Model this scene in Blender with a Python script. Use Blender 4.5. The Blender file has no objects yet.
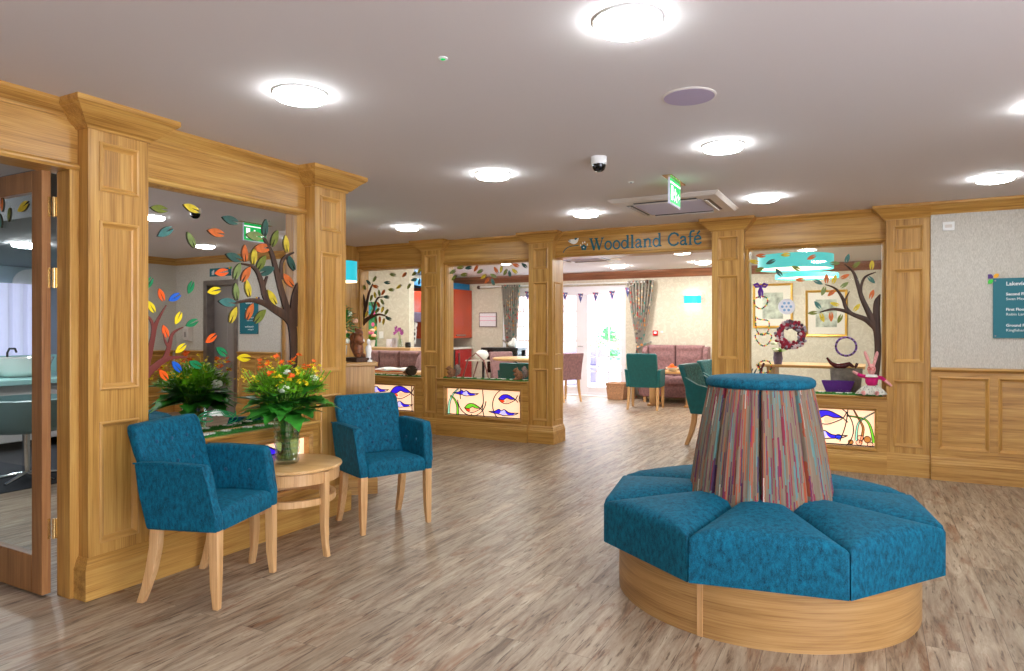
import bpy, bmesh, math, random
from mathutils import Vector, Matrix
random.seed(7)
C = bpy.context.scene.collection
PI = math.pi
H = 2.45          # ceiling height
CH = 1.335        # camera height
# ---------------------------------------------------------------- camera frame helpers
FOC, CX, HY = 675., 512., 328.5
_t = math.atan(360/675.)
FW = (-math.sin(_t), math.cos(_t)); RT = (math.cos(_t), math.sin(_t))
def _d(px):
    u = (px-CX)/FOC
    return (FW[0]+u*RT[0], FW[1]+u*RT[1])
def aty(px, py, y):
    a = _d(px); t = y/a[1]; return Vector((a[0]*t, y, CH-(py-HY)*t/FOC))
def atx(px, py, x):
    a = _d(px); t = x/a[0]; return Vector((x, a[1]*t, CH-(py-HY)*t/FOC))
def atz(px, py, z=0):
    a = _d(px); t = (CH-z)*FOC/(py-HY); return Vector((a[0]*t, a[1]*t, z))
# ---------------------------------------------------------------- materials
def lin(c):
    return tuple(((v/255.)/12.92 if v/255. <= .04045 else ((v/255.+.055)/1.055)**2.4) for v in c)+(1.,)
def new_mat(name):
    m = bpy.data.materials.new(name); m.use_nodes = True
    nt = m.node_tree; b = nt.nodes['Principled BSDF']
    return m, nt, b
def N(nt, typ, **kw):
    n = nt.nodes.new(typ)
    for k, v in kw.items(): setattr(n, k, v)
    return n
def flat(name, rgb, rough=.5, metal=0., spec=.5, noise=0., scale=20., bump=0., sheen=0., coat=0.):
    m, nt, b = new_mat(name)
    b.inputs['Base Color'].default_value = lin(rgb)
    b.inputs['Roughness'].default_value = rough
    b.inputs['Metallic'].default_value = metal
    b.inputs['Specular IOR Level'].default_value = spec
    b.inputs['Coat Weight'].default_value = coat
    if sheen:
        b.inputs['Sheen Weight'].default_value = sheen
        b.inputs['Sheen Tint'].default_value = lin([min(255, v*.5+127) for v in rgb])
    tc = N(nt, 'ShaderNodeTexCoord'); nz = N(nt, 'ShaderNodeTexNoise')
    nz.inputs['Scale'].default_value = scale; nz.inputs['Detail'].default_value = 4
    nt.links.new(tc.outputs['Object'], nz.inputs['Vector'])
    if noise:
        r = N(nt, 'ShaderNodeValToRGB')
        r.color_ramp.elements[0].position = .3; r.color_ramp.elements[1].position = .7
        r.color_ramp.elements[0].color = lin([max(0, v*(1-noise)) for v in rgb])
        r.color_ramp.elements[1].color = lin([min(255, v*(1+noise)) for v in rgb])
        nt.links.new(nz.outputs['Fac'], r.inputs['Fac']); nt.links.new(r.outputs['Color'], b.inputs['Base Color'])
    if bump:
        bp = N(nt, 'ShaderNodeBump'); bp.inputs['Strength'].default_value = bump; bp.inputs['Distance'].default_value = .002
        nt.links.new(nz.outputs['Fac'], bp.inputs['Height']); nt.links.new(bp.outputs['Normal'], b.inputs['Normal'])
    return m
def emis(name, rgb, s):
    m, nt, b = new_mat(name)
    b.inputs['Base Color'].default_value = lin(rgb)
    b.inputs['Emission Color'].default_value = lin(rgb); b.inputs['Emission Strength'].default_value = s
    return m
def oak(name, axis, lo=(142, 96, 36), mid=(186, 137, 66), hi=(209, 166, 90), rough=.38, dens=1.):
    m, nt, b = new_mat(name)
    tc = N(nt, 'ShaderNodeTexCoord'); mp = N(nt, 'ShaderNodeMapping')
    a, s = 1.1, 17.*dens
    mp.inputs['Scale'].default_value = {'x': (a, s, s), 'y': (s, a, s), 'z': (s, s, a), 'r': (a, a, s)}[axis]
    nt.links.new(tc.outputs['Object'], mp.inputs['Vector'])
    n1 = N(nt, 'ShaderNodeTexNoise'); n1.inputs['Scale'].default_value = 1.; n1.inputs['Detail'].default_value = 6; n1.inputs['Distortion'].default_value = .6
    n1.inputs['Roughness'].default_value = .62
    nt.links.new(mp.outputs['Vector'], n1.inputs['Vector'])
    mp2 = N(nt, 'ShaderNodeMapping')
    a, s = 3.5, 170.*dens
    mp2.inputs['Scale'].default_value = {'x': (a, s, s), 'y': (s, a, s), 'z': (s, s, a), 'r': (a, a, s)}[axis]
    nt.links.new(tc.outputs['Object'], mp2.inputs['Vector'])
    n2 = N(nt, 'ShaderNodeTexNoise'); n2.inputs['Scale'].default_value = 1.; n2.inputs['Detail'].default_value = 3
    nt.links.new(mp2.outputs['Vector'], n2.inputs['Vector'])
    mx = N(nt, 'ShaderNodeMath', operation='MULTIPLY_ADD'); mx.inputs[1].default_value = .38
    nt.links.new(n2.outputs['Fac'], mx.inputs[0])
    ml = N(nt, 'ShaderNodeMath', operation='MULTIPLY'); ml.inputs[1].default_value = .66
    nt.links.new(n1.outputs['Fac'], ml.inputs[0]); nt.links.new(ml.outputs[0], mx.inputs[2])
    r = N(nt, 'ShaderNodeValToRGB'); e = r.color_ramp.elements
    e[0].position = .36; e[0].color = lin(lo); e[1].position = .68; e[1].color = lin(hi)
    k = e.new(.51); k.color = lin(mid)
    nt.links.new(mx.outputs[0], r.inputs['Fac']); nt.links.new(r.outputs['Color'], b.inputs['Base Color'])
    b.inputs['Roughness'].default_value = rough
    bp = N(nt, 'ShaderNodeBump'); bp.inputs['Strength'].default_value = .12; bp.inputs['Distance'].default_value = .001
    nt.links.new(n2.outputs['Fac'], bp.inputs['Height']); nt.links.new(bp.outputs['Normal'], b.inputs['Normal'])
    return m
def velvet(name, dark, light):
    m, nt, b = new_mat(name)
    tc = N(nt, 'ShaderNodeTexCoord')
    n1 = N(nt, 'ShaderNodeTexNoise'); n1.inputs['Scale'].default_value = 52; n1.inputs['Detail'].default_value = 9; n1.inputs['Roughness'].default_value = .75
    mp = N(nt, 'ShaderNodeMapping'); mp.inputs['Scale'].default_value = (1, 1, .55)
    nt.links.new(tc.outputs['Object'], mp.inputs['Vector']); nt.links.new(mp.outputs['Vector'], n1.inputs['Vector'])
    n2 = N(nt, 'ShaderNodeTexNoise'); n2.inputs['Scale'].default_value = 380; n2.inputs['Detail'].default_value = 1
    nt.links.new(tc.outputs['Object'], n2.inputs['Vector'])
    ml = N(nt, 'ShaderNodeMath', operation='MULTIPLY_ADD'); ml.inputs[1].default_value = .3; nt.links.new(n2.outputs['Fac'], ml.inputs[0])
    m2 = N(nt, 'ShaderNodeMath', operation='MULTIPLY'); m2.inputs[1].default_value = .7; nt.links.new(n1.outputs['Fac'], m2.inputs[0]); nt.links.new(m2.outputs[0], ml.inputs[2])
    r = N(nt, 'ShaderNodeValToRGB'); e = r.color_ramp.elements
    e[0].position = .36; e[0].color = lin(dark); e[1].position = .62; e[1].color = lin(light)
    nt.links.new(ml.outputs[0], r.inputs['Fac']); nt.links.new(r.outputs['Color'], b.inputs['Base Color'])
    b.inputs['Roughness'].default_value = .75; b.inputs['Specular IOR Level'].default_value = .25
    b.inputs['Sheen Weight'].default_value = .28; b.inputs['Sheen Roughness'].default_value = .45; b.inputs['Sheen Tint'].default_value = lin(light)
    bp = N(nt, 'ShaderNodeBump'); bp.inputs['Strength'].default_value = .35; bp.inputs['Distance'].default_value = .003
    nt.links.new(ml.outputs[0], bp.inputs['Height']); nt.links.new(bp.outputs['Normal'], b.inputs['Normal'])
    return m
def wallpaper(name, lo, hi, fine=True):
    m, nt, b = new_mat(name)
    tc = N(nt, 'ShaderNodeTexCoord')
    r = N(nt, 'ShaderNodeValToRGB'); e = r.color_ramp.elements
    e[0].color = lin(lo); e[1].color = lin(hi)
    if fine:
        mp = N(nt, 'ShaderNodeMapping'); mp.inputs['Scale'].default_value = (260, 260, 60)
        n1 = N(nt, 'ShaderNodeTexNoise'); n1.inputs['Scale'].default_value = 1; n1.inputs['Detail'].default_value = 4
        nt.links.new(tc.outputs['Object'], mp.inputs['Vector']); nt.links.new(mp.outputs['Vector'], n1.inputs['Vector'])
        e[0].position = .3; e[1].position = .7
    else:
        n1 = N(nt, 'ShaderNodeTexNoise'); n1.inputs['Scale'].default_value = 9; n1.inputs['Detail'].default_value = 2; n1.inputs['Distortion'].default_value = 2.2
        nt.links.new(tc.outputs['Object'], n1.inputs['Vector'])
        e[0].position = .47; e[1].position = .53; k = e.new(.5); k.color = lin([v-8 for v in lo]); 
    nt.links.new(n1.outputs['Fac'], r.inputs['Fac']); nt.links.new(r.outputs['Color'], b.inputs['Base Color'])
    b.inputs['Roughness'].default_value = .8
    return m
def floor_mat():
    m, nt, b = new_mat('weathered_plank_vinyl')
    tc = N(nt, 'ShaderNodeTexCoord'); sp = N(nt, 'ShaderNodeSeparateXYZ'); cb = N(nt, 'ShaderNodeCombineXYZ')
    nt.links.new(tc.outputs['Object'], sp.inputs[0])
    nt.links.new(sp.outputs['Y'], cb.inputs['X']); nt.links.new(sp.outputs['X'], cb.inputs['Y'])
    br = N(nt, 'ShaderNodeTexBrick'); br.offset = .37; br.offset_frequency = 2; br.squash = 1.
    br.inputs['Scale'].default_value = 1.; br.inputs['Brick Width'].default_value = 1.22; br.inputs['Row Height'].default_value = .15
    br.inputs['Mortar Size'].default_value = .0012; br.inputs['Mortar Smooth'].default_value = .2; br.inputs['Bias'].default_value = 0
    br.inputs['Color1'].default_value = (0, 0, 0, 1); br.inputs['Color2'].default_value = (1, 1, 1, 1); br.inputs['Mortar'].default_value = (.5, .5, .5, 1)
    nt.links.new(cb.outputs[0], br.inputs['Vector'])
    # shift grain per plank
    off = N(nt, 'ShaderNodeVectorMath', operation='MULTIPLY'); off.inputs[1].default_value = (7, 13, 0)
    nt.links.new(br.outputs['Color'], off.inputs[0])
    ad = N(nt, 'ShaderNodeVectorMath', operation='ADD'); nt.links.new(tc.outputs['Object'], ad.inputs[0]); nt.links.new(off.outputs[0], ad.inputs[1])
    def stretched(sx, sy, det, ro, dist=0.):
        mp = N(nt, 'ShaderNodeMapping'); mp.inputs['Scale'].default_value = (sx, sy, 1)
        nt.links.new(ad.outputs[0], mp.inputs['Vector'])
        n = N(nt, 'ShaderNodeTexNoise'); n.inputs['Scale'].default_value = 1; n.inputs['Detail'].default_value = det; n.inputs['Roughness'].default_value = ro; n.inputs['Distortion'].default_value = dist
        nt.links.new(mp.outputs['Vector'], n.inputs['Vector']); return n
    g = stretched(20, 2.0, 10, .74, .5)
    r = N(nt, 'ShaderNodeValToRGB'); e = r.color_ramp.elements
    e[0].position = .30; e[0].color = lin((92, 73, 57)); e[1].position = .72; e[1].color = lin((200, 187, 166))
    for p, c in ((.40, (130, 109, 89)), (.48, (158, 138, 116)), (.6, (180, 163, 140))):
        k = e.new(p); k.color = lin(c)
    nt.links.new(g.outputs['Fac'], r.inputs['Fac'])
    # rusty patches
    g2 = stretched(11, 2.6, 6, .7, .8)
    r2 = N(nt, 'ShaderNodeValToRGB'); e = r2.color_ramp.elements
    e[0].position = .54; e[0].color = (0, 0, 0, 1); e[1].position = .66; e[1].color = (.7, .7, .7, 1)
    nt.links.new(g2.outputs['Fac'], r2.inputs['Fac'])
    mx = N(nt, 'ShaderNodeMix', data_type='RGBA'); nt.links.new(r2.outputs['Color'], mx.inputs['Factor'])
    nt.links.new(r.outputs['Color'], mx.inputs['A']); mx.inputs['B'].default_value = lin((132, 84, 52))
    # dark cracks
    g3 = stretched(60, 6, 5, .6, .3)
    r3 = N(nt, 'ShaderNodeValToRGB'); e = r3.color_ramp.elements
    e[0].position = .33; e[0].color = (.34, .28, .24, 1); e[1].position = .43; e[1].color = (1, 1, 1, 1)
    nt.links.new(g3.outputs['Fac'], r3.inputs['Fac'])
    mu = N(nt, 'ShaderNodeMix', data_type='RGBA', blend_type='MULTIPLY'); mu.inputs['Factor'].default_value = 1
    nt.links.new(mx.outputs['Result'], mu.inputs['A']); nt.links.new(r3.outputs['Color'], mu.inputs['B'])
    # plank tone
    mr = N(nt, 'ShaderNodeMapRange'); mr.inputs['To Min'].default_value = .86; mr.inputs['To Max'].default_value = 1.1
    nt.links.new(br.outputs['Color'], mr.inputs['Value'])
    m3 = N(nt, 'ShaderNodeMix', data_type='RGBA', blend_type='MULTIPLY'); m3.inputs['Factor'].default_value = 1
    nt.links.new(mu.outputs['Result'], m3.inputs['A']); nt.links.new(mr.outputs['Result'], m3.inputs['B'])
    m4 = N(nt, 'ShaderNodeMix', data_type='RGBA'); nt.links.new(br.outputs['Fac'], m4.inputs['Factor'])
    nt.links.new(m3.outputs['Result'], m4.inputs['A']); m4.inputs['B'].default_value = lin((105, 86, 72))
    nt.links.new(m4.outputs['Result'], b.inputs['Base Color'])
    b.inputs['Roughness'].default_value = .42; b.inputs['Specular IOR Level'].default_value = .45
    bp = N(nt, 'ShaderNodeBump'); bp.inputs['Strength'].default_value = .15; bp.inputs['Distance'].default_value = .0015
    nt.links.new(g.outputs['Fac'], bp.inputs['Height']); nt.links.new(bp.outputs['Normal'], b.inputs['Normal'])
    return m
def stripes_mat():
    m, nt, b = new_mat('multicolour_stripe_fabric')
    uv = N(nt, 'ShaderNodeUVMap'); sp = N(nt, 'ShaderNodeSeparateXYZ'); nt.links.new(uv.outputs[0], sp.inputs[0])
    nz = N(nt, 'ShaderNodeTexNoise'); nz.inputs['Scale'].default_value = 30; nz.inputs['Detail'].default_value = 2
    nt.links.new(uv.outputs[0], nz.inputs['Vector'])
    m1 = N(nt, 'ShaderNodeMath', operation='MULTIPLY'); m1.inputs[1].default_value = 400.; nt.links.new(sp.outputs['X'], m1.inputs[0])
    m2 = N(nt, 'ShaderNodeMath', operation='MULTIPLY_ADD'); m2.inputs[1].default_value = .9; nt.links.new(nz.outputs['Fac'], m2.inputs[0]); nt.links.new(m1.outputs[0], m2.inputs[2])
    fl = N(nt, 'ShaderNodeMath', operation='FLOOR'); nt.links.new(m2.outputs[0], fl.inputs[0])
    # long broken dashes along the height
    wn0 = N(nt, 'ShaderNodeTexWhiteNoise', noise_dimensions='1D'); nt.links.new(fl.outputs[0], wn0.inputs['W'])
    m3 = N(nt, 'ShaderNodeMath', operation='MULTIPLY_ADD'); m3.inputs[1].default_value = 4.5; nt.links.new(sp.outputs['Y'], m3.inputs[0])
    m3b = N(nt, 'ShaderNodeMath', operation='MULTIPLY'); m3b.inputs[1].default_value = 40.; nt.links.new(wn0.outputs['Value'], m3b.inputs[0]); nt.links.new(m3b.outputs[0], m3.inputs[2])
    f2 = N(nt, 'ShaderNodeMath', operation='FLOOR'); nt.links.new(m3.outputs[0], f2.inputs[0])
    cb = N(nt, 'ShaderNodeCombineXYZ'); nt.links.new(fl.outputs[0], cb.inputs[0]); nt.links.new(f2.outputs[0], cb.inputs[1])
    wn = N(nt, 'ShaderNodeTexWhiteNoise', noise_dimensions='2D'); nt.links.new(cb.outputs[0], wn.inputs['Vector'])
    # mostly the stripe's own colour, sometimes the dash's
    mm = N(nt, 'ShaderNodeMath', operation='MULTIPLY'); mm.inputs[1].default_value = .6; nt.links.new(wn0.outputs['Value'], mm.inputs[0])
    ma = N(nt, 'ShaderNodeMath', operation='MULTIPLY_ADD'); ma.inputs[1].default_value = .4; nt.links.new(wn.outputs['Value'], ma.inputs[0]); nt.links.new(mm.outputs[0], ma.inputs[2])
    r = N(nt, 'ShaderNodeValToRGB'); cr = r.color_ramp; cr.interpolation = 'CONSTANT'
    cols = [(0, (112, 50, 80)), (.11, (130, 114, 96)), (.26, (158, 76, 50)), (.31, (124, 108, 90)), (.41, (92, 126, 122)), (.46, (120, 104, 84)),
            (.555, (138, 50, 66)), (.59, (130, 116, 98)), (.67, (76, 54, 84)), (.70, (98, 132, 126)), (.75, (160, 88, 56)), (.79, (124, 110, 92)), (.90, (196, 186, 170)), (.93, (112, 46, 60))]
    cr.elements[0].position = 0; cr.elements[0].color = lin(cols[0][1]); cr.elements[1].position = .14; cr.elements[1].color = lin(cols[1][1])
    for p, c in cols[2:]:
        k = cr.elements.new(p); k.color = lin(c)
    nt.links.new(ma.outputs[0], r.inputs['Fac']); nt.links.new(r.outputs['Color'], b.inputs['Base Color'])
    b.inputs['Roughness'].default_value = .85; b.inputs['Specular IOR Level'].default_value = .2
    return m
def glass_mat(name, tint=(250, 253, 252), refl=.9, rough=.0, base=.0):
    m, nt, b = new_mat(name)
    out = nt.nodes['Material Output']; nt.nodes.remove(b)
    tr = N(nt, 'ShaderNodeBsdfTransparent'); tr.inputs[0].default_value = lin(tint)
    gl = N(nt, 'ShaderNodeBsdfGlossy'); gl.inputs['Roughness'].default_value = rough
    fr = N(nt, 'ShaderNodeFresnel'); ge = N(nt, 'ShaderNodeNewGeometry'); im = N(nt, 'ShaderNodeMapRange')   # same reflectance from both faces
    im.inputs['To Min'].default_value = 1.45; im.inputs['To Max'].default_value = 1/1.45
    nt.links.new(ge.outputs['Backfacing'], im.inputs['Value']); nt.links.new(im.outputs['Result'], fr.inputs['IOR'])
    mu = N(nt, 'ShaderNodeMath', operation='MULTIPLY_ADD'); mu.inputs[1].default_value = refl; mu.inputs[2].default_value = base; nt.links.new(fr.outputs[0], mu.inputs[0])
    ms = N(nt, 'ShaderNodeMixShader'); nt.links.new(mu.outputs[0], ms.inputs[0]); nt.links.new(tr.outputs[0], ms.inputs[1]); nt.links.new(gl.outputs[0], ms.inputs[2])
    nt.links.new(ms.outputs[0], out.inputs['Surface'])
    return m
def spots_mat(name, base, cols, scale, thr=.35):
    """patterned fabric or mural: voronoi cells, some coloured"""
    m, nt, b = new_mat(name)
    tc = N(nt, 'ShaderNodeTexCoord'); vo = N(nt, 'ShaderNodeTexVoronoi'); vo.inputs['Scale'].default_value = scale
    nt.links.new(tc.outputs['Object'], vo.inputs['Vector'])
    sp = N(nt, 'ShaderNodeSeparateColor'); nt.links.new(vo.outputs['Color'], sp.inputs[0])
    r = N(nt, 'ShaderNodeValToRGB'); r.color_ramp.interpolation = 'CONSTANT'; e = r.color_ramp.elements
    e[0].position = 0; e[0].color = lin(cols[0]); e[1].position = 1/len(cols); e[1].color = lin(cols[1])
    for i, c in enumerate(cols[2:]):
        k = e.new((i+2)/len(cols)); k.color = lin(c)
    nt.links.new(sp.outputs[0], r.inputs['Fac'])
    lt = N(nt, 'ShaderNodeMath', operation='LESS_THAN'); lt.inputs[1].default_value = thr; nt.links.new(vo.outputs['Distance'], lt.inputs[0])
    mx = N(nt, 'ShaderNodeMix', data_type='RGBA'); nt.links.new(lt.outputs[0], mx.inputs['Factor']); mx.inputs['A'].default_value = lin(base)
    nt.links.new(r.outputs['Color'], mx.inputs['B']); nt.links.new(mx.outputs['Result'], b.inputs['Base Color'])
    b.inputs['Roughness'].default_value = .8
    return m
M = {}
M['oak_z'] = oak('oak_upright_grain', 'z', dens=1.3); M['oak_x'] = oak('oak_lengthwise_grain', 'x', dens=1.3); M['oak_y'] = oak('oak_crosswise_grain', 'y', dens=1.3)
M['oak_cafe'] = oak('dark_oak_cornice', 'x', (108, 66, 44), (136, 86, 60), (160, 106, 76))
M['oak_door'] = oak('oak_door_reddish', 'z', (130, 84, 46), (162, 112, 66), (182, 134, 84))
M['trim'] = flat('oak_moulding', (196, 148, 78), .34, noise=.06, scale=5)
M['leg'] = oak('beech_leg', 'z', (190, 142, 88), (212, 166, 112), (226, 186, 136), .35)
M['tabletop'] = oak('beech_top', 'x', (196, 146, 88), (214, 168, 108), (228, 188, 132), .3)
M['plinth_oak'] = oak('oak_ottoman_base', 'r', (138, 98, 52), (172, 130, 76), (192, 152, 98), .36, 1.1)
M['darkwood'] = oak('dark_carved_wood', 'z', (44, 27, 18), (66, 42, 28), (88, 58, 38), .5)
M['redbark'] = flat('red_brown_vinyl', (116, 48, 40), .5)
M['floor'] = floor_mat()
M['ceil'] = flat('ceiling_paint', (216, 210, 209), .9)
M['paper'] = wallpaper('linen_wallpaper', (186, 180, 168), (218, 213, 203))
M['cafepaper'] = wallpaper('swirl_wallpaper', (208, 200, 180), (216, 209, 190), False)
M['teal'] = velvet('teal_chenille', (0, 38, 56), (0, 108, 136))
M['teal_dk'] = flat('teal_button_velvet', (0, 70, 100), .8, sheen=.3)
M['tealvinyl'] = flat('teal_vinyl', (14, 104, 108), .45, noise=.06, scale=30)
M['tealtuft'] = flat('teal_stripe_fabric', (52, 104, 108), .8, noise=.25, scale=40)
M['mauve'] = flat('mauve_fabric', (140, 104, 104), .85, noise=.12, scale=30, sheen=.3)
M['stripes'] = stripes_mat()
M['white'] = flat('white_plastic', (235, 235, 233), .4)
M['cream'] = flat('cream_plastic', (216, 208, 200), .5)
M['grey'] = flat('grey_grille', (196, 188, 196), .6)
M['black'] = flat('black_plastic', (14, 14, 16), .3)
M['blackgloss'] = flat('black_gloss', (8, 8, 10), .08)
M['lamp'] = emis('lit_diffuser', (244, 252, 255), 46.)
M['lamp_cafe'] = emis('lit_cafe_diffuser', (255, 250, 246), 160.)
M['lamp_salon'] = emis('lit_salon_diffuser', (250, 252, 255), 110.)
M['shade_in'] = emis('lit_shade_inner', (255, 236, 190), 2.4)
M['turq'] = flat('turquoise_shade', (30, 186, 200), .6)
M['aqua_lit'] = emis('pale_aqua_shade_lit', (92, 210, 212), .55)
M['turq_lit'] = emis('turquoise_shade_lit', (30, 186, 204), .5)
M['brass'] = flat('polished_brass', (214, 184, 128), .25, 1.)
M['chrome'] = flat('chrome', (220, 222, 226), .12, 1.)
M['steel'] = flat('brushed_steel', (150, 142, 138), .35, 1., noise=.08, scale=8)
M['steel_dk'] = flat('dark_steel', (170, 164, 162), .38, .7)
M['sign_teal'] = flat('teal_sign', (0, 108, 122), .5)
M['letter_teal'] = flat('teal_lettering', (0, 94, 112), .4)
M['ink_white'] = flat('white_lettering', (240, 244, 244), .5)
M['exitgreen'] = emis('exit_sign_green', (0, 176, 84), .9)
M['exitwhite'] = emis('exit_sign_white', (255, 255, 255), 1.1)
M['acrylic'] = flat('sign_acrylic', (214, 214, 236), .2)
M['grass'] = flat('artificial_grass', (48, 118, 44), .9, noise=.4, scale=160, bump=.5)
M['daisy'] = flat('white_petal', (240, 240, 234), .7)
M['led'] = flat('lead_came', (34, 30, 30), .5, .3)
M['backlit'] = emis('backlit_cream_glass', (255, 214, 176), .72)
for k, c, s in (('sg_blue', (48, 24, 200), .9), ('sg_pale', (190, 184, 236), .8), ('sg_green', (110, 190, 40), .85), ('sg_red', (236, 62, 24), .95), ('sg_aqua', (150, 214, 180), .8),
                ('sg_peach', (244, 176, 140), .9), ('sg_brown', (176, 110, 44), .75), ('sg_sky', (60, 110, 236), .9)):
    M[k] = emis('glass_'+k[3:], c, s)
M['glass'] = glass_mat('clear_pane', refl=.7)
M['vaseglass'] = glass_mat('pressed_vase_glass', (236, 244, 240), 1., .03, .06)
M['water'] = glass_mat('vase_water', (214, 232, 206), .3)
m_, nt_, b_ = new_mat('mirror_silver'); b_.inputs['Base Color'].default_value = (.70, .69, .68, 1); b_.inputs['Metallic'].default_value = 1; b_.inputs['Roughness'].default_value = .0
M['mirror'] = m_
LEAF = {'olive': (112, 122, 34), 'yellow': (214, 190, 44), 'dark green': (40, 84, 74), 'teal': (62, 118, 112), 'sage': (124, 142, 76), 'orange': (208, 104, 36)}
VIN = {'yellow': (250, 222, 20), 'orange': (244, 96, 14), 'green': (0, 130, 76), 'blue': (20, 98, 206)}
for k, c in LEAF.items(): M['leaf_'+k] = flat('painted_leaf_'+k.replace(' ', '_'), c, .5, noise=.1, scale=30)
M['leafedge'] = flat('leaf_dark_edge', (44, 40, 22), .7)
for k, c in VIN.items(): M['vin_'+k] = flat('vinyl_leaf_'+k, c, .4)
M['foliage'] = flat('deep_green_foliage', (50, 122, 38), .4, noise=.45, scale=12)
M['foliage2'] = flat('bright_green_foliage', (112, 168, 34), .5, noise=.35, scale=12)
M['stem'] = flat('flower_stem', (104, 140, 48), .5, noise=.25)
M['petal_orange'] = flat('orange_petal', (242, 104, 14), .6)
M['petal_yellow'] = flat('yellow_petal', (240, 214, 20), .6)
M['petal_white'] = flat('white_rose_petal', (240, 240, 222), .6)
M['petal_pink'] = flat('pink_petal', (232, 120, 160), .6)
M['petal_peach'] = flat('peach_petal', (246, 190, 160), .6)
M['petal_purple'] = flat('purple_petal', (150, 50, 130), .6)
M['red'] = flat('orange_red_gloss', (192, 66, 30), .25, noise=.06, scale=5, coat=.2)
M['red2'] = flat('crimson_gloss', (180, 16, 24), .25)
M['kblue'] = flat('blue_wall_paint', (10, 112, 160), .8)
M['tile'] = flat('grey_splashback', (150, 140, 136), .3)
M['worktop'] = flat('pale_worktop', (226, 220, 212), .3)
M['upvc'] = flat('white_upvc', (238, 236, 242), .35)
M['carpet'] = flat('charcoal_carpet', (44, 46, 52), .95, noise=.2, scale=80)
M['curtain'] = spots_mat('floral_curtain', (150, 144, 134), [(206, 76, 66), (150, 144, 134), (66, 140, 126), (216, 150, 76), (150, 144, 134), (206, 194, 164), (104, 98, 92)], 16, .42)
M['bunting'] = spots_mat('floral_bunting', (92, 88, 140), [(200, 70, 80), (40, 60, 120), (240, 236, 226), (60, 130, 90)], 30, .5)
M['mural'] = spots_mat('meadow_mural', (66, 150, 96), [(232, 96, 150), (60, 170, 196), (240, 196, 60), (40, 130, 70), (150, 200, 90)], 9, .42)
M['patch'] = spots_mat('black_white_cloth', (236, 236, 236), [(18, 18, 22), (30, 30, 34), (240, 240, 240), (18, 18, 22)], 12, .5)
M['skirtfab'] = spots_mat('speckled_cotton', (206, 204, 190), [(120, 120, 116), (206, 204, 190), (160, 156, 140), (90, 92, 90)], 60, .3)
M['wicker'] = flat('wicker', (176, 134, 100), .8, noise=.3, scale=90, bump=.6)
M['pinkwool'] = flat('pink_wool', (226, 160, 156), .9, noise=.08, scale=120, bump=.4)
M['magenta'] = flat('magenta_jumper', (196, 20, 104), .9, bump=.4, scale=120)
M['fur_brown'] = flat('brown_fur', (132, 92, 62), .95, noise=.35, scale=90, bump=.8)
M['fur_grey'] = flat('grey_brown_fur', (120, 104, 94), .95, noise=.4, scale=90, bump=.8)
M['fur_dark'] = flat('dark_fur', (54, 42, 24), .95, noise=.4, scale=90, bump=.8)
M['purple'] = flat('purple_planter', (92, 24, 140), .5)
M['purple_ribbon'] = flat('purple_ribbon', (92, 26, 150), .35)
M['grey_pot'] = flat('weathered_grey_pot', (140, 130, 120), .9, noise=.15)
M['maroon'] = flat('maroon_gloss', (88, 20, 30), .2)
M['gold'] = flat('gold_frame', (214, 168, 70), .35, .6)
M['mount'] = flat('picture_mount', (226, 220, 206), .7)
M['print'] = flat('faded_landscape_print', (170, 176, 160), .8, noise=.25, scale=9)
M['frosted'] = flat('pale_teal_panel', (168, 214, 212), .3)
M['ceramic'] = flat('white_ceramic', (238, 236, 230), .12, coat=.5)
M['unitgrey'] = flat('pale_grey_unit', (206, 200, 196), .5)
M['greyteal'] = flat('grey_teal_vinyl', (110, 140, 142), .4)
M['brick'] = flat('pink_brick', (206, 150, 136), .9, noise=.12, scale=14)
M['paving'] = flat('pale_paving', (224, 220, 218), .8, noise=.05, scale=3)
M['rattan'] = flat('violet_grey_rattan', (132, 124, 150), .8, noise=.2, scale=80)
M['bush'] = flat('pale_bush', (110, 168, 120), .8, noise=.3, scale=20)
M['roof'] = flat('grey_roof_tiles', (130, 124, 130), .9, noise=.2, scale=12)
M['callred'] = flat('red_call_point', (206, 26, 26), .4)
M['pure'] = flat('paper_white', (236, 234, 240), .7)
M['plum'] = flat('muted_plum', (110, 92, 120), .6)
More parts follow.
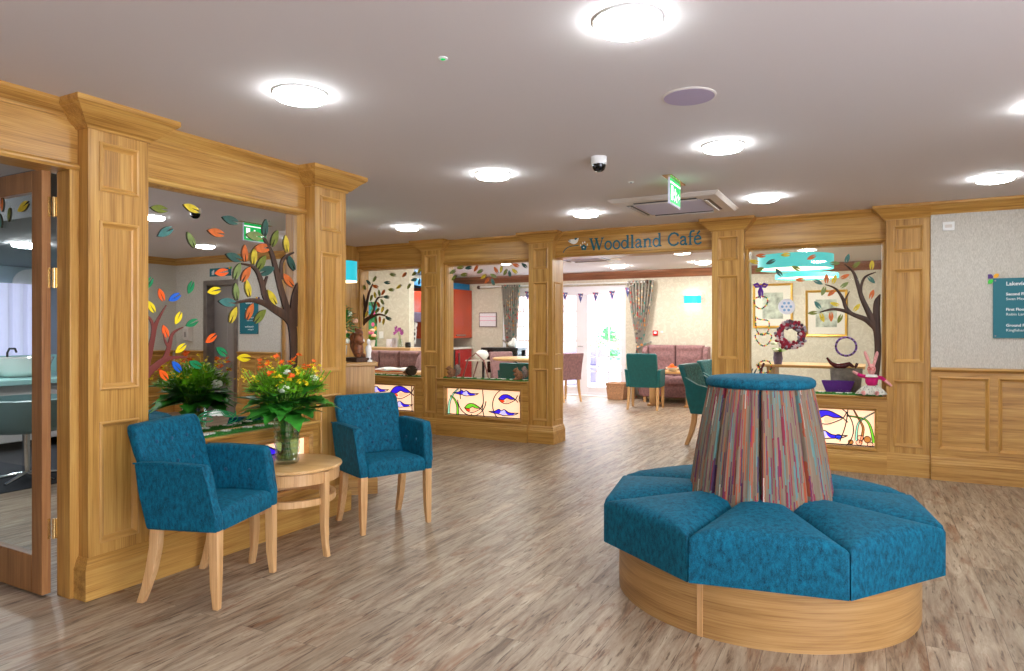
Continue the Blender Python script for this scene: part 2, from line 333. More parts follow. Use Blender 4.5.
# ---------------------------------------------------------------- mesh helpers
ident = lambda a, b, c: (a, b, c)
class MB:
    def __init__(s, f=None):
        s.bm = bmesh.new(); s.f = f or ident; s.uv = None
    def v(s, a, b, c): return s.bm.verts.new(s.f(a, b, c))
    def face(s, vs):
        try: return s.bm.faces.new(vs)
        except ValueError: return None
    def box(s, a0, a1, b0, b1, c0, c1):
        v = [s.v(a, b, c) for a in (a0, a1) for b in (b0, b1) for c in (c0, c1)]
        for q in ((0, 1, 3, 2), (4, 6, 7, 5), (0, 4, 5, 1), (2, 3, 7, 6), (0, 2, 6, 4), (1, 5, 7, 3)): s.face([v[i] for i in q])
        return s
    def rings(s, rings, cap=True, closed=True):
        R = [[s.v(*p) for p in r] for r in rings]
        n = len(R[0])
        for i in range(len(R)-1):
            for j in range(n if closed else n-1):
                k = (j+1) % n
                s.face([R[i][j], R[i][k], R[i+1][k], R[i+1][j]])
        if cap:
            s.face(R[0][::-1]); s.face(R[-1])
        return R
    def prism(s, poly, c0, c1, order='abc'):
        """poly in two axes, extruded in the third; order says which axis the extrusion takes"""
        def P(p, c): return {'abc': (p[0], p[1], c), 'acb': (p[0], c, p[1]), 'cab': (c, p[0], p[1])}[order]
        s.rings([[P(p, c0) for p in poly], [P(p, c1) for p in poly]]); return s
    def lathe(s, prof, cx=0, cy=0, n=32, cap=True, fr=None):
        rr = []
        for i, (r, z) in enumerate(prof):
            rr.append([(cx+r*(fr(2*PI*k/n, i) if fr else 1)*math.cos(2*PI*k/n), cy+r*(fr(2*PI*k/n, i) if fr else 1)*math.sin(2*PI*k/n), z) for k in range(n)])
        s.rings(rr, cap); return s
    def tube(s, pts, rad, n=8, flatn=None, flat=1., cap=True):
        pts = [Vector(p) for p in pts]
        if not hasattr(rad, '__len__'): rad = [rad]*len(pts)
        rr = []; up = Vector((0, 0, 1)); prev = None
        for i, p in enumerate(pts):
            t = (pts[min(i+1, len(pts)-1)]-pts[max(i-1, 0)])
            if t.length < 1e-9: t = Vector((0, 0, 1))
            t.normalize()
            if flatn is not None: a = Vector(flatn)
            elif prev is not None: a = prev-t*prev.dot(t)
            else: a = up.cross(t) if abs(t.dot(up)) < .95 else Vector((1, 0, 0)).cross(t)
            a = (a-t*a.dot(t)); a.normalize(); prev = a
            b = t.cross(a)
            fl = (flat/rad[i]) if flatn is not None else 1.
            rr.append([tuple(p+a*math.cos(2*PI*k/n)*rad[i]*fl+b*math.sin(2*PI*k/n)*rad[i]) for k in range(n)])
        s.rings(rr, cap); return s
    def ball(s, c, r, n=12, m=8, rot=None):
        if not hasattr(r, '__len__'): r = (r, r, r)
        bm2 = bmesh.new(); bmesh.ops.create_uvsphere(bm2, u_segments=n, v_segments=m, radius=1)
        mp = {}
        for v in bm2.verts:
            q = Vector((v.co.x*r[0], v.co.y*r[1], v.co.z*r[2]))
            if rot is not None: q = rot @ q
            mp[v] = s.v(q.x+c[0], q.y+c[1], q.z+c[2])
        for f in bm2.faces: s.face([mp[v] for v in f.verts])
        bm2.free(); return s
    def sweep(s, path, prof, place=ident, closed=False, side=1):
        """path: 2D points; prof: (offset, height) pairs; offset is taken to the left (side=1) or right of the path with mitres"""
        n = len(path); rr = []
        def nrm(a, b):
            dx, dy = b[0]-a[0], b[1]-a[1]; l = math.hypot(dx, dy) or 1
            return (-dy/l*side, dx/l*side)
        for i, p in enumerate(path):
            ns = []
            if closed or i > 0: ns.append(nrm(path[i-1], p))
            if closed or i < n-1: ns.append(nrm(p, path[(i+1) % n]))
            if len(ns) == 2:
                bx, by = ns[0][0]+ns[1][0], ns[0][1]+ns[1][1]
                k = 2/((bx*bx+by*by) or 1); mx = (bx*k, by*k)
            else: mx = ns[0]
            rr.append([place(p[0]+mx[0]*o, p[1]+mx[1]*o, h) for o, h in prof])
        if closed: rr.append(rr[0])
        R = [[s.v(*q) for q in r] for r in (rr[:-1] if closed else rr)]
        if closed: R.append(R[0])
        m = len(prof)
        for i in range(len(R)-1):
            for j in range(m-1): s.face([R[i][j], R[i][j+1], R[i+1][j+1], R[i+1][j]])
            s.face([R[i][m-1], R[i][0], R[i+1][0], R[i+1][m-1]])
        if not closed: s.face(R[0]); s.face(R[-1][::-1])
        return s
    def puff(s, quad, z0, z1, rad=.03, crown=.01, n=14, up=None):
        """cushion over a quad (4 local xy points) with rounded upper edges; up maps (x,y,z)"""
        up = up or ident
        us = [0]; k = n
        us = [.5-.5*math.cos(PI*i/k) for i in range(k+1)]
        q = [Vector(p) for p in quad]
        def pos(u, v): return (q[0]*(1-u)+q[1]*u)*(1-v)+(q[3]*(1-u)+q[2]*u)*v
        L1 = min((q[1]-q[0]).length, (q[2]-q[3]).length); L2 = min((q[3]-q[0]).length, (q[2]-q[1]).length)
        def zz(u, v):
            d = min(u*L1, (1-u)*L1, v*L2, (1-v)*L2)
            e = 0 if d >= rad else rad-math.sqrt(max(0, rad*rad-(rad-d)**2))
            return z1-e+crown*math.sin(PI*u)*math.sin(PI*v)
        G = [[s.v(*up(pos(u, v).x, pos(u, v).y, zz(u, v))) for u in us] for v in us]
        for i in range(k):
            for j in range(k): s.face([G[i][j], G[i][j+1], G[i+1][j+1], G[i+1][j]])
        bd = [(0, j) for j in range(k)]+[(i, k) for i in range(k)]+[(k, j) for j in range(k, 0, -1)]+[(i, 0) for i in range(k, 0, -1)]
        low = [s.v(*up(pos(us[j], us[i]).x, pos(us[j], us[i]).y, z0)) for i, j in bd]
        for a in range(len(bd)):
            c = (a+1) % len(bd)
            s.face([G[bd[a][0]][bd[a][1]], low[a], low[c], G[bd[c][0]][bd[c][1]]])
        s.face(low); return s
PLAC = {}
def obj(name, mb, mat, parent=None, world=False, smooth=None, bevel=0., seg=2, remesh=0., sub=0):
    bm = mb.bm; bmesh.ops.recalc_face_normals(bm, faces=bm.faces)
    off = None
    if parent is not None and world:
        l, rz = PLAC.get(parent.name, (Vector((0, 0, 0)), 0.))
        bm.transform(Matrix.Rotation(-rz, 4, 'Z') @ Matrix.Translation(-l))
    elif parent is None:
        xs = [v.co.x for v in bm.verts]; ys = [v.co.y for v in bm.verts]; zs = [v.co.z for v in bm.verts]
        off = Vector(((min(xs)+max(xs))/2, (min(ys)+max(ys))/2, min(zs)))
        bm.transform(Matrix.Translation(-off))
    me = bpy.data.meshes.new(name); bm.to_mesh(me); bm.free()
    o = bpy.data.objects.new(name, me); C.objects.link(o)
    if off is not None: o.location = off
    if mat is not None:
        for mm in (mat if isinstance(mat, (list, tuple)) else [mat]): me.materials.append(M[mm] if isinstance(mm, str) else mm)
    if parent is not None: o.parent = parent; PLAC[o.name] = PLAC.get(parent.name, (Vector((0, 0, 0)), 0.))
    if remesh:
        r = o.modifiers.new('remesh', 'REMESH'); r.mode = 'VOXEL'; r.voxel_size = remesh; r.use_smooth_shade = True
        sm = o.modifiers.new('smooth', 'SMOOTH'); sm.iterations = 4
    if bevel:
        b = o.modifiers.new('bevel', 'BEVEL'); b.width = bevel; b.segments = seg; b.limit_method = 'ANGLE'; b.angle_limit = math.radians(35)
    if smooth is not None or bevel:
        me.polygons.foreach_set('use_smooth', [True]*len(me.polygons))
        try: me.set_sharp_from_angle(angle=math.radians(smooth if smooth is not None else 50))
        except Exception: pass
    return o
def thing(name, label, cat, loc=(0, 0, 0), rz=0., group=None):
    o = bpy.data.objects.new(name, None); C.objects.link(o); o.empty_display_size = .1
    o.location = loc; o.rotation_euler = (0, 0, rz); o['label'] = label; o['category'] = cat
    if group: o['group'] = group
    PLAC[o.name] = (Vector(loc), rz); return o
def tag(o, label, cat, group=None, kind=None):
    o['label'] = label; o['category'] = cat
    if group: o['group'] = group
    if kind: o['kind'] = kind
    return o
def struct(name, mb, mat, label, cat='wall', **kw):
    return tag(obj(name, mb, mat, **kw), label, cat, None, 'structure')
def copy_thing(o, parent=None):
    c = o.copy(); C.objects.link(c)
    if parent is not None: c.parent = parent
    for ch in list(o.children): copy_thing(ch, c)
    return c
def text_mb(s, size, place, depth=.002, align='LEFT', bold=0.):
    cu = bpy.data.curves.new('t', 'FONT'); cu.body = s; cu.size = size; cu.extrude = depth/2; cu.align_x = align; cu.resolution_u = 2; cu.offset = bold
    to = bpy.data.objects.new('t', cu); C.objects.link(to); bpy.context.view_layer.update()
    me = bpy.data.meshes.new_from_object(to.evaluated_get(bpy.context.evaluated_depsgraph_get()))
    mb = MB(); mb.bm.from_mesh(me)
    for v in mb.bm.verts: v.co = Vector(place(v.co.x, v.co.y, v.co.z))
    C.objects.unlink(to); bpy.data.objects.remove(to); bpy.data.meshes.remove(me)
    return mb
ORD = ['first', 'second', 'third', 'fourth', 'fifth', 'sixth', 'seventh', 'eighth', 'ninth', 'tenth', 'eleventh', 'twelfth']
# ---------------------------------------------------------------- frames of the two panelled walls
XL = -3.50; YC = 7.17
LF = lambda u, d, z: (XL+d, u, z)           # left wall: u along y, d into the room
CF = lambda u, d, z: (u, YC-d, z)           # cafe wall: u along x, d into the room
# pillars -------------------------------------------------------
CROWN = [(0, 2.325), (.010, 2.325), (.014, 2.336), (.03, 2.345), (.066, 2.385), (.094, 2.410), (.100, 2.412), (.112, 2.425), (.112, H), (0, H)]
CORN = [(0, 2.37), (.008, 2.37), (.012, 2.385), (.035, 2.415), (.045, 2.425), (.052, 2.432), (.052, H), (0, H)]
SKIRT = [(0, 0), (.028, 0), (.028, .148), (.022, .156), (.022, .166), (.014, .18), (.014, .188), (.006, .2), (0, .203)]
PMOULD = [(-.006, -.002), (-.006, .005), (.0, .009), (.007, .007), (.012, -.002), (.018, -.010), (.026, -.0135), (.026, -.018), (-.002, -.018)]
def panel_mb(f, u0, u1, z0, z1, d):
    mb = MB(f)
    mb.sweep([(u0, z0), (u1, z0), (u1, z1), (u0, z1)], [(o, d+h) for o, h in PMOULD], place=lambda a, b, c: (a, c, b), closed=True, side=1)
    return mb
def pillar(f, u0, u1, dback, label, axis_mat, sides=(True, True), crown_back=0., return_panel=None):
    t = thing('oak_pillar', label, 'pillar', f((u0+u1)/2, (.09+dback)/2, 0))
    sh_ = MB(f).box(u0, u1, dback, .074, 0, 2.40)
    for q0, q1 in ((u0, u0+.06), (u1-.06, u1)): sh_.box(q0, q1, .074, .09, 0, 2.40)
    for q0, q1 in ((0, .265), (.86, 1.03), (1.87, 2.03), (2.265, 2.40)): sh_.box(u0+.06, u1-.06, .074, .09, q0, q1)
    obj('shaft', sh_, 'oak_z', t, True)
    path = [(u0, crown_back if sides[0] else .09), (u0, .09), (u1, .09), (u1, crown_back if sides[1] else .09)]
    if sides[1] == 'wrap': path[-1] = (u1, dback)
    pth = path if sides[0] else path[1:]
    if not sides[1]: pth = pth[:-1]
    cb = MB(f); cb.sweep(pth, CROWN, side=1); obj('crown_moulding', cb, axis_mat, t, True)
    kb = MB(f); kb.sweep(pth, SKIRT, side=1); obj('plinth', kb, axis_mat, t, True)
    for z0, z1 in ((.265, .86), (1.03, 1.87), (2.03, 2.265)):
        p = obj('panel', panel_mb(f, u0+.06, u1-.06, z0, z1, .09), 'trim', t, True)
    if return_panel:
        g = lambda a, d, z: (u1+d, YC-a, z)
        for z0, z1 in ((.265, .86), (1.03, 1.87), (2.03, 2.265)):
            if z1 < 2.1: obj('return_panel', panel_mb(lambda a, d, z: (u1+d, YC+a, z), -.03, .16, z0, z1, 0), 'trim', t, True)
    return t
# for LF side=+1 must push toward +d when path runs u increasing -> left of +u is +d
pillar(LF, 1.953, 2.267, -.16, 'near oak pillar between the glazed door and the mirror', 'oak_y')
pillar(LF, 3.487, 3.800, -.16, 'oak pillar at the far end of the mirror, before the alcove', 'oak_y', (True, True))
pillar(LF, .10, .415, -.16, 'oak pillar on the near side of the salon doorway', 'oak_y')
pillar(CF, -5.095, -4.80, -.16, 'oak pillar between the two left café windows', 'oak_x')
pillar(CF, -3.555, -3.25, -.22, 'oak pillar left of the café entrance, bird and branch beside its top', 'oak_x', (True, 'wrap'), return_panel=True)
pillar(CF, -1.45, -1.135, -.22, 'oak pillar right of the café entrance, behind the striped seat back', 'oak_x')
pillar(CF, .115, .462, -.16, 'oak pillar right of the rabbit window, next to the wallpaper', 'oak_x', (True, False))
# headers ---------------------------------------------------------
def header(name, f, u0, u1, zb, label, mat, d1=0., back=-.16, cap=True):
    mb = MB(f); mb.box(u0, u1, back, 0, zb, H-.002)
    mb.sweep([(u0, 0), (u1, 0)], CORN, side=1)
    if cap:  # bead along the lower edge
        mb.sweep([(u0, 0), (u1, 0)], [(0, zb), (.012, zb), (.02, zb+.012), (.02, zb+.022), (.008, zb+.034), (0, zb+.036)], side=1)
    return struct(name, mb, mat, label, 'trim')
header('trim_1', LF, .415, 1.953, 2.12, 'oak fascia and cornice over the salon doorway', 'oak_y')
header('trim_2', LF, 2.267, 3.487, 2.135, 'oak fascia and cornice over the mirror', 'oak_y')
header('trim_3', CF, -6.20, -5.095, 2.145, 'oak fascia over the leftmost café window', 'oak_x')
header('trim_4', CF, -4.80, -3.555, 2.145, 'oak fascia over the squirrel window', 'oak_x')
header('trim_5', CF, -3.25, -1.45, 2.155, 'oak fascia with lettering over the café entrance', 'oak_x', back=-.22)
header('trim_6', CF, -1.135, .115, 2.145, 'oak fascia over the rabbit window', 'oak_x')
# dado units with sill and stained glass opening --------------------
def dado(name, f, u0, u1, g0, g1, label, mat, ztop=.70, zg=(.268, .60), dglass=-.06):
    D = .12
    mb = MB(f)
    a0, a1 = (zg[0], zg[1])
    mb.box(u0, u1, -.16, D, 0, a0); mb.box(u0, u1, -.16, D, a1, ztop-.02)
    mb.box(u0, g0, -.16, D, a0, a1); mb.box(g1, u1, -.16, D, a0, a1); mb.box(g0, g1, -.16, .06, a0, a1)
    mb.sweep([(u0, D), (u1, D)], SKIRT, side=1)
    root = struct(name, mb, mat, label, 'panelling')
    PLAC[root.name] = (Vector(root.location), 0.)
    s = MB(f); s.prism([(-.16, ztop-.022), (D+.012, ztop-.022), (D+.022, ztop-.014), (D+.026, ztop-.005), (D+.022, ztop), (-.16, ztop)], u0, u1, 'cab')
    obj('sill', s, mat, root, True)
    m = MB(f); m.sweep([(g0-.03, a0-.03), (g1+.03, a0-.03), (g1+.03, a1+.03), (g0-.03, a1+.03)], [(0, D), (0, D+.012), (.010, D+.016), (.022, D+.004), (.03, D+.002), (.03, D)], place=lambda a, b, c: (a, c, b), closed=True, side=1)
    obj('glazing_bead', m, mat, root, True)
    return root
dado('trim_7', LF, 2.267, 3.487, 2.50, 3.40, 'oak panelling below the mirror, behind the table', 'oak_y', .70)
dado('trim_8', CF, -6.20, -5.055, -6.12, -5.19, 'oak panelling under the leftmost café window', 'oak_x', .712, (.262, .592))
dado('trim_9', CF, -4.83, -3.552, -4.70, -3.655, 'oak panelling under the squirrel window', 'oak_x', .712, (.262, .592))
dado('trim_10', CF, -1.135, .12, -1.03, .02, 'oak panelling under the rabbit window', 'oak_x', .71, (.235, .575))
# stained glass ------------------------------------------------------
def smooth_pts(p, k=6, closed=False):
    n = len(p); out = []
    for i in range(n if closed else n-1):
        def g(j): return p[j % n] if closed else p[max(0, min(n-1, j))]
        a, b, c, d = g(i-1), g(i), g(i+1), g(i+2)
        for s in range(k):
            t = s/k
            out.append(tuple(.5*((2*b[q])+(-a[q]+c[q])*t+(2*a[q]-5*b[q]+4*c[q]-d[q])*t*t+(-a[q]+3*b[q]-3*c[q]+d[q])*t**3) for q in range(len(b))))
    if not closed: out.append(tuple(p[-1]))
    return out
def stained(f, g0, g1, z0, z1, spec, label):
    W, Hh = g1-g0, z1-z0; d0 = .075
    t = thing('stained_glass_panel', label, 'stained glass', f((g0+g1)/2, d0, z0))
    obj('backlit_glass', MB(f).box(g0, g1, d0-.012, d0, z0, z1), 'backlit', t, True)
    XY = lambda x, y: (g0+x*W, z0+y*Hh)
    asp = W/Hh
    lead = MB(f)
    def line(pts, w=.0045, k=6):
        q = smooth_pts([XY(*p) for p in pts], k)
        for i in range(len(q)-1):
            dx, dz = q[i+1][0]-q[i][0], q[i+1][1]-q[i][1]; l = math.hypot(dx, dz) or 1; nx, nz = -dz/l*w, dx/l*w
            ex, ez = dx/l*w*.4, dz/l*w*.4
            lead.prism([(q[i][0]+nx-ex, q[i][1]+nz-ez), (q[i+1][0]+nx+ex, q[i+1][1]+nz+ez), (q[i+1][0]-nx+ex, q[i+1][1]-nz+ez), (q[i][0]-nx-ex, q[i][1]-nz-ez)], d0, d0+.008, 'acb')
    def piece(pts, mat, smooth=True):
        q = [XY(*p) for p in pts]
        if smooth: q = smooth_pts(q, 5, True)
        mb = MB(f); mb.prism(q, d0, d0+.004, 'acb')
        obj('glass_piece', mb, mat, t, True)
    for it in spec:
        k = it[0]
        if k == 'line': line(it[1])
        elif k == 'arc':
            _, cx, cy, r, a0, a1 = it
            line([(cx+r*math.cos(math.radians(a0+(a1-a0)*i/12))/asp, cy+r*math.sin(math.radians(a0+(a1-a0)*i/12))) for i in range(13)], k=2)
        elif k == 'fish':
            _, cx, cy, s, c1, c2, fl = it
            sx = s/asp*fl
            up_ = [(cx-1.0*sx, cy-.05*s), (cx-.55*sx, cy+.38*s), (cx+.1*sx, cy+.45*s), (cx+.7*sx, cy+.2*s), (cx+1.0*sx, cy), (cx+.45*sx, cy-.02*s), (cx+.0*sx, cy+.1*s), (cx-.45*sx, cy-.12*s)]
            piece(up_, c1)
            piece([(cx-.95*sx, cy-.1*s), (cx-.45*sx, cy-.14*s), (cx-.25*sx, cy-.3*s), (cx-.5*sx, cy-.4*s), (cx-.8*sx, cy-.28*s)], c2)
            piece([(cx-.1*sx, cy-.02*s), (cx+.4*sx, cy-.06*s), (cx+.75*sx, cy-.08*s), (cx+.3*sx, cy-.34*s), (cx-.1*sx, cy-.42*s)], 'sg_peach')
            line([(cx-1.0*sx, cy-.05*s), (cx-.55*sx, cy+.38*s), (cx+.1*sx, cy+.45*s), (cx+.7*sx, cy+.2*s), (cx+1.05*sx, cy-.02*s), (cx+1.35*sx, cy-.3*s)])
            line([(cx-1.0*sx, cy-.05*s), (cx-.6*sx, cy-.4*s), (cx, cy-.52*s), (cx+.6*sx, cy-.3*s), (cx+1.05*sx, cy-.02*s), (cx+1.3*sx, cy+.42*s)])
            line([(cx-1.0*sx, cy-.05*s), (cx-.45*sx, cy-.12*s), (cx, cy+.1*s), (cx+.45*sx, cy-.02*s), (cx+1.0*sx, cy)])
        elif k == 'wave':
            _, cx, cy, s, c1 = it
            sx = s/asp
            piece([(cx-1.3*sx, cy), (cx-.8*sx, cy+.06*s), (cx-.45*sx, cy+.22*s), (cx-.25*sx, cy+.1*s), (cx-.45*sx, cy-.12*s), (cx-.9*sx, cy-.08*s)], c1)
            piece([(cx-.25*sx, cy+.16*s), (cx+.05*sx, cy+.22*s), (cx+.2*sx, cy-.05*s), (cx-.02*sx, cy-.22*s), (cx-.3*sx, cy-.08*s)], 'sg_pale')
            piece([(cx+.12*sx, cy+.22*s), (cx+.5*sx, cy+.0*s), (cx+.95*sx, cy-.02*s), (cx+.8*sx, cy-.14*s), (cx+.45*sx, cy-.18*s), (cx+.22*sx, cy-.06*s)], c1)
            line([(cx-1.35*sx, cy), (cx-.8*sx, cy+.07*s), (cx-.45*sx, cy+.24*s), (cx-.2*sx, cy+.12*s), (cx+.06*sx, cy+.24*s), (cx+.5*sx, cy+.02*s), (cx+1.3*sx, cy+.02*s)])
            line([(cx-1.35*sx, cy), (cx-.9*sx, cy-.09*s), (cx-.45*sx, cy-.14*s), (cx-.02*sx, cy-.24*s), (cx+.45*sx, cy-.2*s), (cx+1.0*sx, cy-.12*s), (cx+1.3*sx, cy+.02*s)])
        elif k == 'reed':
            _, pts, w, mat = it
            q = smooth_pts(pts, 6); n = len(q); L = []; R_ = []
            for i, p in enumerate(q):
                a = q[max(0, i-1)]; b = q[min(n-1, i+1)]; dx, dy = (b[0]-a[0])*asp, b[1]-a[1]; l = math.hypot(dx, dy) or 1
                ww = w*(1-.75*i/n)
                L.append((p[0]-dy/l*ww/asp, p[1]+dx/l*ww)); R_.append((p[0]+dy/l*ww/asp, p[1]-dx/l*ww))
            piece(L+R_[::-1], mat, False); line(L[::3], .003); line(R_[::3], .003)
        elif k == 'pebble':
            _, cx, cy, rx, ry, mat = it
            e = [(cx+rx/asp*math.cos(a*PI/6), cy+ry*math.sin(a*PI/6)) for a in range(12)]
            piece(e, mat); line(e+[e[0]], .003, 2)
    line([(0, .02), (1, .02)]); 
    obj('lead_came', lead, 'led', t, True)
    return t
specA = [('reed', [(.02, .0), (.03, .45), (.09, .8), (.16, 1.0)], .05, 'sg_aqua'), ('reed', [(.145, .0), (.14, .35), (.09, .62), (.04, .7)], .05, 'sg_green'),
         ('arc', .34, .62, .62, 185, 355), ('line', [(.19, .98), (.18, .8), (.185, .6)]), ('line', [(.49, 1.0), (.5, .6), (.49, .3), (.51, 0)]),
         ('wave', .26, .83, .42, 'sg_blue'), ('fish', .35, .30, .34, 'sg_green', 'sg_red', 1), ('line', [(.34, .07), (.33, .0)]),
         ('arc', .82, .45, .62, 75, 275), ('fish', .81, .70, .34, 'sg_blue', 'sg_red', 1), ('wave', .77, .2, .46, 'sg_blue'), ('line', [(.99, .95), (.97, .7), (1.0, .5)])]
specB = [('reed', [(.80, .08), (.84, .5), (.76, .8), (.70, 1.0)], .04, 'sg_brown'), ('reed', [(.99, .12), (.95, .5), (.86, .75), (.60, .82)], .045, 'sg_green'), ('reed', [(.74, .15), (.75, .45), (.8, .7), (1.0, .95)], .04, 'sg_aqua'),
         ('arc', .30, .45, .68, -85, 80), ('fish', .30, .76, .40, 'sg_blue', 'sg_peach', 1), ('wave', .26, .26, .46, 'sg_blue'), ('pebble', .48, .22, .1, .07, 'sg_sky'), ('line', [(.62, 1.0), (.6, .7), (.56, .4), (.5, .1)]),
         ('pebble', .66, .1, .09, .06, 'sg_brown'), ('pebble', .78, .1, .11, .07, 'sg_peach'), ('pebble', .9, .2, .12, .09, 'sg_brown'), ('pebble', .94, .07, .1, .06, 'sg_peach'), ('pebble', .8, .23, .11, .07, 'sg_peach')]
def squeeze(sp):
    out = []
    g = lambda x: .45+.55*x
    for it in sp:
        it = list(it)
        if it[0] == 'reed': it[1] = [(g(x), y) for x, y in it[1]]; it[2] *= .8
        elif it[0] == 'line': it[1] = [(g(x), y) for x, y in it[1]]
        elif it[0] == 'pebble': it[1] = g(it[1]); it[3] *= .7
        else: it[1] = g(it[1])
        out.append(tuple(it))
    return out
specB = squeeze(specB)+[('fish', .17, .7, .36, 'sg_green', 'sg_red', 1), ('wave', .2, .22, .46, 'sg_blue'), ('line', [(.36, 1.), (.35, 0)])]
stained(LF, 2.50, 3.40, .268, .60, specB[3:], 'glowing stained glass fish panel below the mirror, half hidden by table and chairs')
stained(CF, -6.12, -5.19, .262, .592, [('line', [(.25, 1.), (.26, 0)]), ('fish', .74, .74, .5, 'sg_blue', 'sg_red', 1), ('wave', .72, .26, .5, 'sg_blue'), ('line', [(.93, 1.), (.94, 0)]), ('wave', .3, .8, .5, 'sg_blue')], 'glowing stained glass panel with one blue fish beyond the far teal armchair')
stained(CF, -4.70, -3.655, .262, .592, specA, 'glowing stained glass panel with green fish and blue fish under the squirrels')
stained(CF, -1.03, .02, .235, .575, specB, 'glowing stained glass panel with brown pebbles and reeds under the rabbit doll')
# ---------------------------------------------------------------- room shell
SX0, SY1 = -12.2, 12.6
struct('floor', MB().box(-12.2, 3.0, -2.6, 12.6, -.1, 0), 'floor', 'weathered grey-brown plank floor', 'floor')
struct('ceiling', MB().box(-12.2, 3.0, -2.6, 12.6, H, H+.1), 'ceil', 'flat off-white ceiling', 'ceiling')
# left wall behind mirror and pillars
wl = MB(LF); wl.box(2.267, 3.487, -.16, -.062, .70, 2.134); wl.box(-2.6, .10, -.16, 0, 0, H-.002)
struct('wall_left', wl, 'paper', 'partition behind the mirror and beside the salon doorway')
# mirror
mi = thing('wall_mirror', 'large wall mirror framed by oak between the two left pillars', 'mirror', (-3.55, 2.88, .70))
obj('mirror_glass', MB(LF).box(2.29, 3.464, -.062, -.05, .69, 2.15), 'mirror', mi, True)
fr = MB(LF); fr.sweep([(2.267, .68), (3.487, .68), (3.487, 2.155), (2.267, 2.155)], [(0, -.06), (0, 0), (.012, .0), (.024, -.02), (.03, -.048), (.03, -.06)], place=lambda a, b, c: (a, c, b), closed=True, side=1)
obj('frame', fr, 'oak_z', mi, True)
# cafe windows: frames and glass
def cafe_window(n, u0, u1, z0, z1, label, noleft=False):
    mb = MB(CF); mb.sweep([(u0, z0), (u1, z0), (u1, z1), (u0, z1)], [(0, -.16), (0, .0), (.016, 0), (.03, -.02), (.035, -.05), (.035, -.16)], place=lambda a, b, c: (a, c, b), closed=True, side=1)
    r = struct('window_%d' % n, mb, 'oak_z', label, 'window'); PLAC[r.name] = (Vector(r.location), 0.)
    obj('glass_pane', MB(CF).box(u0+.034, u1-.034, -.075, -.069, z0+.034, z1-.034), 'glass', r, True)
cafe_window(1, -6.20, -5.095, .712-.034, 2.165, 'leftmost café window with tree cutout')
cafe_window(2, -4.80, -3.555, .712-.034, 2.165, 'café window with a row of leaves along its top')
cafe_window(3, -1.135, .115, .71-.034, 2.165, 'café window with tree cutout and rabbit doll')
# cafe wall left end return and the wall beyond
mb = MB(); mb.box(-6.50, -6.20, 6.2, 7.33, 0, H-.002)
struct('wall_alcove', mb, 'oak_z', 'oak clad end of the alcove left of the café windows')
mb = MB(); mb.box(-9.0, -6.50, 7.05, 7.33, 0, H-.002); mb.box(-6.85, -6.75, 3.80, 7.05, 0, H-.002); mb.box(-6.85, -3.67, 3.70, 3.80, 0, H-.002)
struct('wall_passage', mb, 'paper', 'papered passage wall behind the far pillar')
# right wainscoted wall (7 cm forward)
YR = 7.055
RF = lambda u, d, z: (u, YR-d, z)
def slab(f, u0, u1, z0, z1, back=-.2): return MB(f).box(u0, u1, back, 0, z0, z1)
mb = MB(); mb.box(.462, 1.35, YR, YR+.25, 0, H-.002); mb.box(2.12, 3.0, YR, YR+.25, 0, H-.002); mb.box(1.35, 2.12, YR, YR+.25, 2.08, H-.002)
struct('wall_lift', mb, 'paper', 'linen papered wall with teal sign and wainscot')
def wainscot(name, f, u0, u1, panels, label, mat, ends=False):
    mb = MB(f); mb.box(u0, u1, 0, .004, 0, .95); mb.box(u0, u1, .004, .02, 0, .272); mb.box(u0, u1, .004, .02, .905, .95)
    ed = [u0]+[e for p_ in panels for e in p_]+[u1]
    for k in range(0, len(ed), 2): mb.box(ed[k], ed[k+1], .004, .02, .272, .905)
    mb.sweep([(u0, .02), (u1, .02)], SKIRT, side=1)
    mb.sweep([(u0, 0), (u1, 0)], [(0, .94), (.016, .94), (.02, .955), (.034, .962), (.042, .975), (.036, .986), (0, .992)], side=1)
    r = struct(name, mb, mat, label, 'wainscot'); PLAC[r.name] = (Vector(r.location), 0.)
    for a, b in panels: obj('raised_panel', panel_mb(f, a, b, .272, .905, .02), 'trim', r, True)
    return r
wainscot('trim_11', RF, .462, 1.35, [(.52, .885), (.955, 1.30)], 'oak wainscot with raised panels right of the rabbit window', 'oak_x')
wainscot('trim_12', RF, 2.12, 2.8, [(2.18, 2.42), (2.48, 2.74)], 'oak wainscot between the lift and the corner', 'oak_x')
struct('trim_13', MB(RF).sweep([(.462, 0), (2.8, 0)], [(0, 2.345), (.01, 2.345), (.02, 2.365), (.06, 2.41), (.075, 2.42), (.085, 2.43), (.085, H-.001), (0, H-.001)], side=1), 'oak_x', 'oak cornice above the lift wall', 'cornice')
XR = 2.8
GF = lambda u, d, z: (XR-d, u, z)
struct('wall_right', MB().box(XR, 3.0, 2.2, YR, 0, H-.002).box(XR, 3.0, -2.6, -2.4, 0, H-.002).box(XR, 3.0, -2.4, 2.2, 0, .2).box(XR, 3.0, -2.4, 2.2, 2.26, H-.002), 'paper', 'papered right wall out of view')
struct('trim_14', MB(lambda u, d, z: (XR-d, -u, z)).sweep([(-YR, 0), (2.6, 0)], [(0, 2.345), (.01, 2.345), (.02, 2.365), (.06, 2.41), (.085, 2.43), (.085, H-.001), (0, H-.001)], side=1), 'oak_y', 'oak cornice on the right wall', 'cornice')
w = wainscot('trim_15', lambda u, d, z: (XR-d, -u, z), -6.98, -2.25, [(-6.9+i*.62, -6.4+i*.62) for i in range(7)], 'oak wainscot along the right wall', 'oak_y')
struct('wall_back', MB().box(-12.2, 3.0, -2.7, -2.6, 0, H-.002), 'paper', 'papered wall behind the camera')
